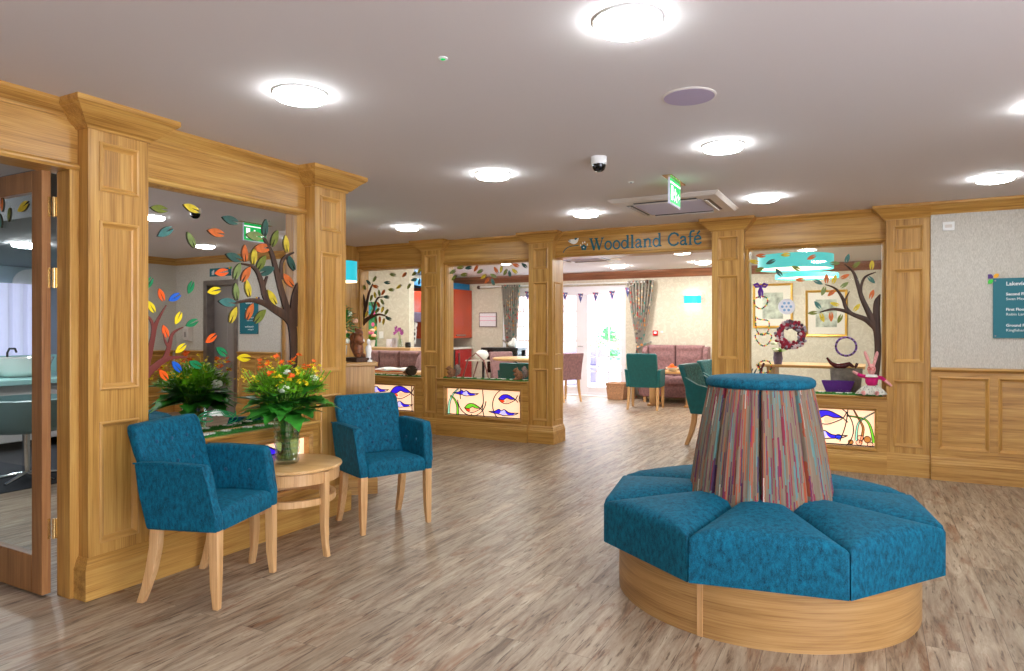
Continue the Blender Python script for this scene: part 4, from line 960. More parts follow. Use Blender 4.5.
# striped skirt
mb = MB(); n = 360
def pleat(a, i):
    d = (a-math.radians(A0+11)) % (2*PI/9)/(2*PI/9)
    k = min(d, 1-d)*2*PI/9*.33                       # distance in metres from the pleat line
    return 1-.16*math.exp(-(k/.007)**2)*(1 if i > 1 else .8)+.010*math.sin(a*36+i*.35)+.006*math.sin(a*71)
prof = [(r*.965, z) for r, z in [(.262, 1.038), (.268, 1.01), (.278, .96), (.295, .88), (.312, .79), (.328, .70), (.342, .61), (.352, .54), (.358, .49), (.360, .44)]]
R_ = mb.rings([[(r*pleat(2*PI*k/n, i)*math.cos(2*PI*k/n), r*pleat(2*PI*k/n, i)*math.sin(2*PI*k/n), z) for k in range(n)] for i, (r, z) in enumerate(prof)], False)
uvl = mb.bm.loops.layers.uv.new('UVMap')
mb.bm.verts.index_update()
idx = {}
for i, r in enumerate(R_):
    for j, v in enumerate(r): idx[v] = (i, j)
for f in mb.bm.faces:
    js = [idx[l.vert][1] for l in f.loops]; wrap = max(js)-min(js) > n/2
    for l in f.loops:
        i, j = idx[l.vert]; jj = j+n if wrap and j < n/2 else j
        l[uvl].uv = (jj/n, i/(len(prof)-1))
obj('striped_skirt', mb, 'stripes', ot, smooth=80)
mb = MB(); mb.lathe([(r*.95, z+.008) for r, z in [(.01, 1.03), (.262, 1.03), (.276, 1.036), (.281, 1.05), (.277, 1.066), (.262, 1.077), (.2, 1.084), (.1, 1.088), (.005, 1.089)]], 0, 0, 64); obj('top_cushion', mb, 'teal', ot, smooth=60)
mb = MB(); mb.lathe([(.005, .3), (.25, .3), (.24, 1.03), (.005, 1.03)], 0, 0, 24); obj('inner_core', mb, 'teal_dk', ot, smooth=40)
# ---------------------------------------------------------------- teal tub chairs
def tub_chair(name, label, loc, rz, group=None, fab='teal', btn='teal_dk', tuft=None, backh=.862, armh=.69, w=.275, scoop=False, nb=(3, 3), legm='leg', arm_buttons=True, sxs=1.):
    """x forward, origin on the floor"""
    t = thing(name, label, 'armchair', (loc[0], loc[1], 0), rz, group); t.scale = (sxs, 1, 1)
    zb = .365; sw = w-.058
    mb = MB(); mb.puff([(-.14, -sw), (.262, -sw), (.262, sw), (-.14, sw)], zb+.002, .462, .035, .022, 14); obj('seat', mb, fab, t, smooth=80)
    # sides
    for s in (-1, 1):
        mb = MB()
        top = [(-.25, armh+(.0 if not scoop else .10)), (-.1, armh+(.004 if not scoop else .02)), (.08, armh-(.0 if not scoop else .02)), (.188, armh-(.004 if not scoop else .06))]
        poly = [(-.185, zb)]+[(-.235, .55)]+top+[(.21, armh-.03-(.05 if scoop else 0)), (.225, .60), (.245, .50), (.268, .44), (.27, zb)]
        n = len(poly)
        def flare(z): return .018*max(0, (z-.42))/.27
        y0, y1 = s*(w-.058), s*w
        rr = []
        for yy in (y0, y1): rr.append([(p[0], yy+s*flare(p[1]), p[1]) for p in poly])
        mb.rings(rr); a_ = obj('arm', mb, fab, t, bevel=.016, seg=3)
        if arm_buttons:
            for bx in (-.07, .10):
                bb = MB(); bb.ball((bx, s*(w-.058)+s*flare(.56)-s*.003, .56), (.011, .006, .011), 10, 6); obj('button', bb, btn, a_, smooth=60)
        pp = MB(); pp.tube([(p[0], y1+s*flare(p[1])-s*.003, p[1]-.004) for p in top[0:]]+[(.20, y1+s*.016, armh-.04), (.222, y1+s*.012, .6), (.243, y1+s*.006, .5), (.262, y1, .43)], .0045, 6); obj('piping', pp, fab, a_, smooth=60)
    # back, tufted grid surface
    bm_ = MB(); nu, nv = 30, 22
    z0, z1 = zb, backh
    def bw(z):
        c = max(0., min(.999, (z-(z1-.045))/.045))
        return (w-.042)+(.012 if z > armh-.05 else 0)*min(1, (z-armh+.05)/.08)-.035*(1-math.sqrt(1-c*c))
    def bx(z): return -.118-.178*((z-z0)/(z1-z0))**1.1
    btns = []
    for r in range(nb[0]):
        for c in range(nb[1]):
            btns.append((((c-(nb[1]-1)/2)*.115), .53+r*.115*(backh-.44)/.42))
    def front(u, z):
        x = bx(z); y = (u*2-1)*bw(z)
        x -= .02*(1-math.cos((u*2-1)*1.3))*-1          # gentle curve
        d = 0
        for by, bz in btns:
            q = ((y-by)**2+(z-bz)**2)/.022**2; d += .013*math.exp(-q)
        edge = min(u, 1-u)*2*bw(z); et = z1-z
        rr = .025
        k = 0
        for e in (edge, et):
            if e < rr: k = max(k, rr-math.sqrt(max(0, rr*rr-(rr-e)**2)))
        return x-d-k*.9, y
    def back(u, z):
        x = bx(z)-.078; y = (u*2-1)*bw(z)
        edge = min(u, 1-u)*2*bw(z); et = z1-z; rr = .02; k = 0
        for e in (edge, et):
            if e < rr: k = max(k, rr-math.sqrt(max(0, rr*rr-(rr-e)**2)))
        return x+k+.02*(1-math.cos((u*2-1)*1.3)), y
    us = [.5-.5*math.cos(PI*i/nu)*.6-.5*(1-2*i/nu)*.4 for i in range(nu+1)]
    us = [i/nu for i in range(nu+1)]; us = [0, .008, .02, .04]+[.04+.92*i/(nu-8) for i in range(1, nu-8)]+[.96, .98, .992, 1]
    zs = [z0+(z1-z0-.045)*i/nv for i in range(nv)]+[z1-.045, z1-.03, z1-.018, z1-.009, z1-.003, z1]
    Fv = [[bm_.v(front(u, z)[0], front(u, z)[1], z) for u in us] for z in zs]
    Bv = [[bm_.v(back(u, z)[0], back(u, z)[1], z) for u in us] for z in zs]
    a, b = len(zs)-1, len(us)-1
    for i in range(a):
        for j in range(b):
            bm_.face([Fv[i][j], Fv[i][j+1], Fv[i+1][j+1], Fv[i+1][j]]); bm_.face([Bv[i][j], Bv[i+1][j], Bv[i+1][j+1], Bv[i][j+1]])
        bm_.face([Fv[i][0], Fv[i+1][0], Bv[i+1][0], Bv[i][0]]); bm_.face([Fv[i][b], Bv[i][b], Bv[i+1][b], Fv[i+1][b]])
    for j in range(b):
        bm_.face([Fv[a][j], Fv[a][j+1], Bv[a][j+1], Bv[a][j]]); bm_.face([Fv[0][j], Bv[0][j], Bv[0][j+1], Fv[0][j+1]])
    bo = obj('backrest', bm_, fab if tuft is None else [fab, tuft], t, smooth=60)
    if tuft:
        for pl in bo.data.polygons:
            if pl.normal.x > .5: pl.material_index = 1
    for by, bz in btns:
        bb = MB(); u = by/(2*bw(bz))+.5; x, _ = front(u, bz); bb.ball((x+.004, by, bz), (.007, .011, .011), 10, 6); obj('button', bb, btn, bo, smooth=60)
    mb = MB(); mb.box(-.15, .25, -sw, sw, zb-.002, zb+.02); obj('seat_base', mb, fab, t)
    # legs
    for s in (-1, 1):
        def legm_(path):
            mb = MB(); mb.rings([[(x-h, s*y-h2, z), (x+h, s*y-h2, z), (x+h, s*y+h2, z), (x-h, s*y+h2, z)] for x, y, z, h, h2 in path]); return mb
        obj('leg', legm_([(.24, w-.030, .375, .027, .024), (.24, w-.030, .25, .027, .023), (.241, w-.028, .12, .025, .021), (.249, w-.025, 0, .017, .015)]), legm, t, bevel=.003)
        obj('leg', legm_([(-.150, w-.045, .375, .03, .022), (-.158, w-.044, .27, .029, .021), (-.183, w-.042, .16, .027, .020), (-.220, w-.04, .06, .023, .018), (-.246, w-.038, 0, .021, .017)]), legm, t, bevel=.003)
    return t
tub_chair('teal_armchair', 'teal velvet armchair left of the round table, nearest the glazed door', (-3.02, 2.345), math.radians(17.5), 'teal velvet armchairs', sxs=.84)
tub_chair('teal_armchair', 'teal velvet armchair right of the round table, in front of the far pillar', (-2.99, 3.70), math.radians(-24.5), 'teal velvet armchairs', w=.268, sxs=.84)
# ---------------------------------------------------------------- round table
rt = thing('round_side_table', 'round pale wood side table with a ring rail between the teal armchairs', 'table', (-3.11, 2.985, 0), math.radians(13))
TZ = .522
mb = MB(); mb.lathe([(.01, TZ-.022), (.285, TZ-.022), (.297, TZ-.018), (.300, TZ-.01), (.297, TZ-.002), (.292, TZ), (.01, TZ)], 0, 0, 64); obj('tabletop', mb, 'tabletop', rt, smooth=40)
mb = MB(); mb.lathe([(.262, TZ-.09), (.282, TZ-.09), (.282, TZ-.03), (.262, TZ-.03)], 0, 0, 64, False)
obj('apron', mb, 'leg', rt, smooth=40)
mb = MB(); 
rr = [[(r*math.cos(2*PI*k/64), r*math.sin(2*PI*k/64), z) for k in range(64)] for r, z in ((.262, TZ-.07), (.284, TZ-.07), (.284, TZ-.024), (.262, TZ-.024), (.262, TZ-.07))]
mb.rings(rr, False); obj('rim_band', mb, 'leg', rt, smooth=40)
rr = [[(r*math.cos(2*PI*k/64), r*math.sin(2*PI*k/64), z) for k in range(64)] for r, z in ((.235, .305), (.262, .305), (.262, .342), (.235, .342), (.235, .305))]
mb = MB(); mb.rings(rr, False); obj('ring_rail', mb, 'leg', rt, smooth=40)
for k in range(4):
    a = math.radians(-14+90*k)
    def q(r, z, h): 
        c, s_ = math.cos(a), math.sin(a)
        return [(c*(r+dx)-s_*dy, s_*(r+dx)+c*dy, z) for dx, dy in ((-h, -h*.8), (h, -h*.8), (h, h*.8), (-h, h*.8))]
    mb = MB(); mb.rings([q(.272, TZ-.024, .024), q(.272, .36, .023), q(.271, .2, .022), q(.277, .08, .018), q(.292, 0, .017)]); obj('leg', mb, 'leg', rt, bevel=.003)
# vase and bouquet
VX, VY, VZ = -3.125, 2.965, TZ
va = thing('glass_vase', 'ribbed clear glass vase full of stems on the round table', 'vase', (VX, VY, VZ))
def ribs(a, i): return 1+.045*abs(math.sin(a*9))*(1 if 1 < i < 30 else .3)
pr_ = [(.01, .0), (.058, 0), (.064, .006)]
for i in range(24): pr_.append((.066+.010*i/24+.0035*math.sin(i*PI/1.5), .012+i*.0112))
pr_ += [(.079, .285), (.076, .288), (.072, .28), (.070, .2), (.062, .05), (.056, .02), (.01, .018)]
mb = MB(); mb.lathe(pr_, 0, 0, 54, fr=ribs); obj('glass_body', mb, 'vaseglass', va, smooth=35)
mb = MB(); mb.lathe([(.008, .020), (.055, .022), (.060, .06), (.065, .19), (.008, .19)], 0, 0, 32); obj('water', mb, 'water', va, smooth=40)
def petal_leaf(mb, base, dirv, L, W, droop=.25, lobes=0, seed=0):
    """a leaf blade as a folded strip from base along dirv"""
    d = Vector(dirv).normalized(); up = Vector((0, 0, 1)); s = d.cross(up)
    if s.length < .1: s = Vector((1, 0, 0))
    s.normalize(); n = s.cross(d)
    k = 9; L_, M_, R2 = [], [], []
    for i in range(k+1):
        t = i/k; c = Vector(base)+d*L*t+Vector((0, 0, -1))*droop*L*t*t
        w = W*math.sin(PI*min(1, .06+t*.94))**.75*(1+(.35*math.cos(t*PI*2*lobes) if lobes else 0))
        L_.append(mb.v(*(c-s*w+n*w*.25))); M_.append(mb.v(*c)); R2.append(mb.v(*(c+s*w+n*w*.25)))
    for i in range(k):
        mb.face([L_[i], M_[i], M_[i+1], L_[i+1]]); mb.face([M_[i], R2[i], R2[i+1], M_[i+1]])
def flower(mb, c, r, n=6, up=(0, 0, 1), cup=.5):
    u = Vector(up).normalized(); a = u.cross(Vector((.3, .9, .1))).normalized(); b = u.cross(a)
    for k in range(n):
        t = 2*PI*k/n; d = a*math.cos(t)+b*math.sin(t)
        p0 = Vector(c); p1 = p0+d*r*.6+u*r*cup*.5+(a*-math.sin(t)+b*math.cos(t))*r*.32; p2 = p0+d*r+u*r*cup; p3 = p0+d*r*.6+u*r*cup*.5-(a*-math.sin(t)+b*math.cos(t))*r*.32
        mb.face([mb.v(*p0), mb.v(*p1), mb.v(*p2), mb.v(*p3)])
def rose(mb, c, r):
    for k in range(3):
        rr = r*(1-.28*k)
        for j in range(6):
            t = 2*PI*(j+.5*k)/6
            mb.ball((c[0]+math.cos(t)*rr*.5, c[1]+math.sin(t)*rr*.5, c[2]+k*r*.22), (rr*.5, rr*.5, rr*.6), 8, 5)
bq = thing('flower_bouquet', 'mixed orange, yellow and white bouquet with big green leaves in the ribbed vase', 'bouquet', (VX, VY, VZ+.2))
rnd = random.Random(3)
st = MB()
for k in range(34):
    a = rnd.random()*2*PI; r0 = rnd.random()*.04; r1 = .035+rnd.random()*.02
    st.tube([(r0*math.cos(a+2), r0*math.sin(a+2), -.175), (r1*.6*math.cos(a), r1*.6*math.sin(a), -.03), (r1*math.cos(a), r1*math.sin(a), .10), (r1*2.8*math.cos(a), r1*2.8*math.sin(a), .26)], .0032, 5)
o = obj('stems', st, 'stem', bq, smooth=60); o['kind'] = 'stuff'
lf_ = MB()
for k in range(62):                                   # big collar of dark leaves
    a = 2*PI*k/62*3+rnd.uniform(-.15, .15); e = rnd.uniform(-.2, .6); L = rnd.uniform(.18, .29)
    petal_leaf(lf_, (.045*math.cos(a), .045*math.sin(a), .10+rnd.uniform(0, .1)), (math.cos(a), math.sin(a), e+.1), L, L*rnd.uniform(.17, .26), rnd.uniform(.1, .38), 3)
o = obj('dark_leaves', lf_, 'foliage', bq, smooth=60); o['kind'] = 'stuff'
lf_ = MB()
for k in range(760):
    a = rnd.random()*2*PI; rr = .21*math.sqrt(rnd.random()); z = .19+.16*(1-(rr/.25)**2)*rnd.uniform(.5, 1.2)
    petal_leaf(lf_, (rr*math.cos(a), rr*math.sin(a), z), (math.cos(a)*rnd.uniform(.2, 1.2), math.sin(a)*rnd.uniform(.2, 1.2), rnd.uniform(.2, 1.2)), rnd.uniform(.03, .08), rnd.uniform(.005, .014), .3)
for k in range(46):
    a = rnd.random()*2*PI; rr = .2*math.sqrt(rnd.random()); r2 = rr*1.35
    lf_.tube([(rr*.4*math.cos(a), rr*.4*math.sin(a), .12), (rr*math.cos(a), rr*math.sin(a), .26), (r2*math.cos(a), r2*math.sin(a), .36+rnd.uniform(-.02, .02))], .0022, 4)
o = obj('fine_greenery', lf_, 'foliage2', bq, smooth=60); o['kind'] = 'stuff'
for k in range(13):
    a = rnd.random()*2*PI; rr = .25*math.sqrt(rnd.random()); z = .36+.06*(1-(rr/.26)**2)+rnd.uniform(-.04, .03)
    fm = MB()
    for j in range(4): flower(fm, (rr*math.cos(a)+rnd.uniform(-.015, .015), rr*math.sin(a)+rnd.uniform(-.015, .015), z+rnd.uniform(-.02, .02)), rnd.uniform(.012, .02), 6, (rnd.uniform(-1, 1), rnd.uniform(-1, 1), 1))
    obj('orange_flower', fm, 'petal_orange', bq)
for k in range(42):
    a = rnd.random()*2*PI; rr = .27*math.sqrt(rnd.random()); z = .31+.08*(1-(rr/.27)**2)+rnd.uniform(-.06, .05)
    fm = MB()
    for j in range(3): flower(fm, (rr*math.cos(a)+rnd.uniform(-.015, .015), rr*math.sin(a)+rnd.uniform(-.015, .015), z+rnd.uniform(-.02, .02)), rnd.uniform(.009, .015), 5, (rnd.uniform(-1, 1), rnd.uniform(-1, 1), 1))
    obj('yellow_flower', fm, 'petal_yellow', bq)
for x, y, z, r in ((.10, -.12, .26, .035), (-.19, .02, .25, .04), (.12, .10, .31, .028), (.02, -.02, .35, .024), (-.1, .12, .3, .026)):
    fm = MB(); rose(fm, (x, y, z), r); obj('white_rose', fm, 'petal_white', bq, smooth=60)
# ---------------------------------------------------------------- sill grass strips with daisies
def sill_grass(f, u0, u1, d0, d1, z, n, label, seed):
    t = thing('artificial_grass_strip', label, 'grass strip', f((u0+u1)/2, (d0+d1)/2, z))
    r = random.Random(seed); mb = MB(f); mb.box(u0, u1, d0, d1, z, z+.008)
    for k in range(int((u1-u0)*1300)):
        u = r.uniform(u0, u1); d = r.uniform(d0, d1); h = r.uniform(.008, .018); a = r.uniform(-.006, .006)
        mb.face([mb.v(u-.0025, d, z+.007), mb.v(u+.0025, d, z+.007), mb.v(u+a, d+r.uniform(-.005, .005), z+.008+h)])
    o = obj('turf', mb, 'grass', t, True)
    for k in range(n):
        fm = MB(f); u = u0+(u1-u0)*(k+.5+r.uniform(-.3, .3))/n; d = (d0+d1)/2+r.uniform(-.02, .02)
        for j in range(9):
            a = 2*PI*j/9; fm.box(u-.001, u+.001, d-.001, d+.001, z+.012, z+.0125) if j == 0 else None
            c, s_ = math.cos(a), math.sin(a)
            fm.prism([(u+c*.004-s_*.006, d+s_*.004+c*.006), (u+c*.03-s_*.004, d+s_*.03+c*.004), (u+c*.03+s_*.004, d+s_*.03-c*.004), (u+c*.004+s_*.006, d+s_*.004-c*.006)], z+.014, z+.02)
        obj('daisy', fm, 'daisy', t, True)
    return t
sill_grass(LF, 2.31, 3.44, .005, .095, .70, 10, 'green turf strip with white daisies on the mirror sill', 1)
sill_grass(CF, -6.15, -5.13, .01, .09, .712, 14, 'green turf strip with white daisies below the leftmost café window', 2)
sill_grass(CF, -4.76, -3.59, .01, .09, .712, 13, 'green turf strip with white daisies between the two squirrels', 3)
sill_grass(CF, -1.10, .08, .01, .09, .71, 11, 'green turf strip with white daisies under the rabbit doll', 4)
# ---------------------------------------------------------------- soft toys and sculptures
def squirrel(name, label, loc, rz, mat, s=1., tailmat=None):
    t = thing(name, label, 'soft toy', loc, rz)
    mb = MB(); mb.ball((0, 0, .05*s), (.045*s, .038*s, .05*s), 14, 10); mb.ball((.03*s, 0, .10*s), (.028*s, .026*s, .026*s)); mb.ball((.054*s, 0, .095*s), (.014*s, .012*s, .011*s), 8, 6)
    for y in (-1, 1):
        mb.ball((.018*s, y*.017*s, .128*s), (.006*s, .006*s, .013*s), 8, 6); mb.ball((.035*s, y*.025*s, .012*s), (.03*s, .013*s, .012*s), 8, 6); mb.ball((.042*s, y*.018*s, .06*s), (.02*s, .009*s, .01*s), 8, 6)
    obj('body', mb, mat, t, remesh=.0055*s)
    mb = MB(); mb.tube([(-.03*s, 0, .02*s), (-.065*s, 0, .05*s), (-.07*s, 0, .09*s), (-.05*s, 0, .125*s), (-.062*s, 0, .145*s)], [.012*s, .026*s, .032*s, .026*s, .008*s], 12); obj('bushy_tail', mb, tailmat or mat, t, smooth=80)
    mb = MB()
    for y in (-1, 1): mb.ball((.048*s, y*.018*s, .106*s), .004*s, 8, 6)
    mb.ball((.067*s, 0, .097*s), .004*s, 8, 6); obj('eyes_and_nose', mb, 'black', t, smooth=80)
    return t
p = aty(452, 380, YC-.075); squirrel('toy_squirrel', 'brown toy squirrel at the left end of the squirrel window sill', (p.x, p.y, .722), math.radians(-150), 'fur_brown', 1.15, 'fur_grey')
p = aty(519, 380, YC-.075); squirrel('toy_squirrel', 'grey-brown toy squirrel at the right end of the squirrel window sill', (p.x, p.y, .722), math.radians(200), 'fur_brown', 1.15, 'fur_grey')
p = aty(411, 378, YC-.075); hg = thing('toy_hedgehog', 'dark toy hedgehog on the leftmost café window sill', 'soft toy', (p.x, p.y, .722), math.radians(190)); hg.scale = (.8, .8, .8)
mb = MB(); mb.ball((0, 0, .075), (.10, .07, .075), 16, 10)
r_ = random.Random(5)
for k in range(150):
    a = r_.uniform(0, 2*PI); e = r_.uniform(0, 1.4); d = Vector((math.cos(a)*math.cos(e), math.sin(a)*math.cos(e), math.sin(e)))
    if d.x > .75: continue
    b = Vector((d.x*.095, d.y*.066, .075+d.z*.07)); mb.tube([b, b+d*.022+Vector((-.008, 0, .004))], [.005, .001], 4)
obj('spiny_body', mb, 'fur_dark', hg, smooth=40)
mb = MB(); mb.ball((.09, 0, .06), (.035, .035, .035), 12, 8); mb.ball((.12, 0, .055), (.022, .018, .017), 10, 6); mb.ball((.06, .05, .02), (.02, .015, .02)); mb.ball((.06, -.05, .02), (.02, .015, .02)); obj('face', mb, 'fur_brown', hg, remesh=.006)
mb = MB(); mb.ball((.142, 0, .057), .006); mb.ball((.112, .022, .075), .005); mb.ball((.112, -.022, .075), .005); obj('eyes_and_nose', mb, 'black', hg, smooth=80)
# rabbit doll
p = aty(874, 396, YC-.06); rb = thing('rabbit_doll', 'pink knitted rabbit doll in magenta jumper sitting on the right window sill', 'soft toy', (p.x-.02, p.y-.02, .72), math.radians(-95))
mb = MB(); mb.ball((.0, 0, .235), (.038, .036, .05), 14, 10); mb.ball((.022, 0, .222), (.026, .024, .024)); mb.tube([(0, 0, .16), (0, 0, .21)], .02)
for y, lean in ((-1, -.03), (1, .02)):
    mb.tube([(-.005, y*.016, .27), (-.01, y*.022+lean*.4, .33), (-.012, y*.024+lean, .385), (-.01, y*.022+lean*1.2, .405)], [.012, .016, .015, .006], 10)
obj('head_and_ears', mb, 'pinkwool', rb, remesh=.005)
mb = MB(); mb.ball((0, 0, .13), (.05, .055, .055), 14, 10)
mb.tube([(0, .04, .165), (.015, .085, .16), (.02, .115, .135)], [.02, .019, .017]); mb.tube([(0, -.04, .165), (.02, -.085, .175), (.02, -.115, .19)], [.02, .019, .017]); obj('jumper', mb, 'magenta', rb, remesh=.006)
mb = MB(); mb.tube([(.02, .113, .137), (.028, .145, .11), (.03, .165, .09)], [.015, .013, .009]); obj('paw', mb, 'pinkwool', rb, smooth=80)
mb = MB(); mb.tube([(.02, -.113, .19), (.022, -.14, .205), (.022, -.155, .215)], [.015, .013, .008]); obj('paw', mb, 'pinkwool', rb, smooth=80)
mb = MB(); mb.lathe([(.02, .085), (.055, .09), (.085, .06), (.115, .025), (.12, .012), (.02, .01)], .02, 0, 60, fr=lambda a, i: 1+(.09*math.sin(a*13) if i > 1 else 0)); obj('skirt', mb, 'skirtfab', rb, smooth=60)
for y in (-.045, .05): mb = MB(); mb.tube([(.08, y, .022), (.135, y*1.1, .02), (.16, y*1.15, .03), (.165, y*1.15, .045)], [.016, .016, .018, .014]); obj('foot', mb, 'pinkwool', rb, smooth=80)
mb = MB(); mb.lathe([(.02, .19), (.045, .186), (.058, .17), (.05, .165), (.02, .175)], .004, 0, 30, fr=lambda a, i: 1+.08*math.sin(a*7)); obj('collar', mb, 'daisy', rb, smooth=60)
gm = MB()
for y in (-.017, .017): gm.tube([(.046, y+.014*math.cos(a*PI/8), .243+.012*math.sin(a*PI/8)) for a in range(17)], .0018, 6)
gm.tube([(.047, -.004, .243), (.047, .004, .243)], .0018, 6); obj('spectacles', gm, 'callred', rb)
# planters beside the rabbit
p = aty(844, 388, YC-.04)
mb = MB(); k = .065
mb.rings([[(p.x-.12, p.y-.05, .71), (p.x+.10, p.y-.05, .71), (p.x+.10, p.y+.05, .71), (p.x-.12, p.y+.05, .71)], [(p.x-.155, p.y-.065, .84), (p.x+.13, p.y-.065, .84), (p.x+.13, p.y+.065, .84), (p.x-.155, p.y+.065, .84)], [(p.x-.145, p.y-.058, .84), (p.x+.12, p.y-.058, .84), (p.x+.12, p.y+.058, .84), (p.x-.145, p.y+.058, .84)], [(p.x-.12, p.y-.045, .72), (p.x+.1, p.y-.045, .72), (p.x+.1, p.y+.045, .72), (p.x-.12, p.y+.045, .72)]])
# -- the pots stand on a bench just inside the cafe
by = YC+.42
pb = aty(846, 385, by)
def tapered_pot(name, cx, cy, z, w0, w1, d, h, mat, label):
    mb = MB(); w = .008
    mb.rings([[(cx-w0, cy-d*.8, z), (cx+w0, cy-d*.8, z), (cx+w0, cy+d*.8, z), (cx-w0, cy+d*.8, z)], [(cx-w1, cy-d, z+h), (cx+w1, cy-d, z+h), (cx+w1, cy+d, z+h), (cx-w1, cy+d, z+h)],
              [(cx-w1+w, cy-d+w, z+h), (cx+w1-w, cy-d+w, z+h), (cx+w1-w, cy+d-w, z+h), (cx-w1+w, cy+d-w, z+h)], [(cx-w0+w, cy-d*.8+w, z+.01), (cx+w0-w, cy-d*.8+w, z+.01), (cx+w0-w, cy+d*.8-w, z+.01), (cx-w0+w, cy+d*.8-w, z+.01)]])
    return tag(obj(name, mb, mat, bevel=.003), label, 'planter')
bn = thing('display_bench', 'low oak bench behind the rabbit window holding the planters', 'bench', (-.4, by, 0))
mb = MB(); mb.box(-1.05, .10, by-.14, by+.16, .65, .69); obj('bench_top', mb, 'oak_x', bn, True, bevel=.004)
for x in (-1.0, .04): mb = MB(); mb.box(x-.02, x+.02, by-.12, by+.14, 0, .65); obj('leg', mb, 'oak_z', bn, True, bevel=.004)
tapered_pot('purple_planter', pb.x-.07, by-.06, .69, .105, .15, .06, .12, 'purple', 'glossy purple trough planter left of the rabbit doll')
tapered_pot('grey_planter', pb.x+.0, by+.07, .69, .13, .15, .055, .24, 'grey_pot', 'weathered grey trough behind the purple planter')
mb = MB(); cx_, cz_ = pb.x-.02, .935
mb.tube([(cx_-.16, by+.07, cz_+.10), (cx_-.12, by+.07, cz_+.045), (cx_-.07, by+.07, cz_+.015), (cx_, by+.07, cz_+.02), (cx_+.05, by+.07, cz_+.04), (cx_+.09, by+.07, cz_+.01)], [.01, .018, .028, .03, .022, .012], 12)
mb.tube([(cx_+.1, by+.07, cz_), (cx_+.12, by+.07, cz_+.05)], [.012, .014], 10)
tag(obj('maroon_ornament', mb, 'maroon', smooth=70), 'curved maroon ceramic ornament on top of the grey trough', 'ornament')
# ---------------------------------------------------------------- crafts hanging in the rabbit window
cp = lambda x, y, d=.035: aty(x, y, YC+.069-d)
def cz(x, y): return (740+x/6.39, 270+y/6.39)
def beads(pts, label, r=.008):
    q = [cp(*cz(x, y)) for x, y in smooth_pts(pts, 8, True)]
    acc = 0; cols = ['petal_yellow', 'callred', 'black', 'exitgreen_b', 'petal_orange']; mats = ['petal_yellow', 'callred', 'black', 'vin_green']
    mb = MB(); last = None; n = 0; 
    for a, b in zip(q, q[1:]+q[:1]):
        L = (b-a).length; d = -acc
        while d+.0165 < L:
            d += .0165
            if d > 0: 
                c = a+(b-a)*(d/L); f0 = len(mb.bm.faces); mb.ball(c, r, 8, 6); mb.bm.faces.ensure_lookup_table()
                for f_ in mb.bm.faces[f0:]: f_.material_index = n % 4
                n += 1
        acc = L-d
    o = obj('bead_string', mb, mats, smooth=80); return tag(o, label, 'bead string')
beads([(90, 190), (110, 175), (150, 170), (175, 185), (170, 220), (135, 248), (100, 230)], 'looped bead string directly below the purple bow')
beads([(100, 300), (120, 315), (180, 325), (185, 370), (165, 410), (130, 412), (105, 380)], 'looped bead string, middle one of the three in the rabbit window')
beads([(98, 415), (130, 410), (170, 405), (202, 420), (185, 465), (148, 485), (110, 455)], 'looped bead string hanging lowest, above the maroon bottle')
beads([(120, 600), (150, 580), (185, 585), (200, 615), (185, 650), (140, 655), (118, 630)], 'bead ring just above the striped seat back cushion')
bw_ = thing('ribbon_bow', 'shiny purple ribbon bow at the top left of the rabbit window', 'bow', tuple(cp(*cz(132, 110))))
mb = MB()
for s in (-1, 1):
    mb.tube([cp(*cz(132, 105)), cp(*cz(132+s*22, 88)), cp(*cz(132+s*44, 95)), cp(*cz(132+s*30, 108)), cp(*cz(132, 108))], [.004, .014, .012, .012, .004], 8)
obj('loops', mb, 'purple_ribbon', bw_, True, smooth=80)
mb = MB()
for s, l in ((-1, 60), (1, 64), (-.3, 72)): mb.tube([cp(*cz(132, 105)), cp(*cz(132+s*12, 140)), cp(*cz(132+s*8, 110+l))], [.008, .011, .006], 8)
mb.ball(cp(*cz(132, 104)), .014); obj('ribbon_tails', mb, 'purple_ribbon', bw_, True, smooth=80)
# embroidery hoop
hp = thing('embroidery_hoop', 'white embroidery hoop with small blue motifs above the rag wreath', 'craft hoop', tuple(cp(*cz(298, 234))))
cpx = aty(*cz(298, 234), YC+.035); cr_ = (aty(*cz(353, 234), YC+.035)-cpx).length
mb = MB(lambda a, b, c: (cpx.x+a, cpx.y-c, cpx.z+b)); mb.lathe([(.002, 0), (cr_*.93, 0), (cr_*.93, .006), (.002, .007)], 0, 0, 40); obj('cloth', mb, 'pure', hp, True)
mb = MB(lambda a, b, c: (cpx.x+a, cpx.y-c, cpx.z+b)); mb.lathe([(cr_*.92, 0), (cr_, 0), (cr_, .012), (cr_*.92, .012)], 0, 0, 40, False); mb.lathe([(cr_*.92, 0), (cr_*.92, .012)], 0, 0, 40, False); obj('ring', mb, 'white', hp, True)
mb = MB(lambda a, b, c: (cpx.x+a, cpx.y-c, cpx.z+b))
for k in range(6):
    a = k*PI/3; mb.lathe([(.001, .0), (cr_*.17, .007), (cr_*.15, .0095), (.001, .0095)], cr_*.5*math.cos(a), cr_*.5*math.sin(a), 12)
mb.lathe([(.001, .0), (cr_*.12, .007), (.001, .0095)], 0, 0, 12); obj('motifs', mb, flat('pale_blue_motif', (140, 180, 214), .8), hp, True)
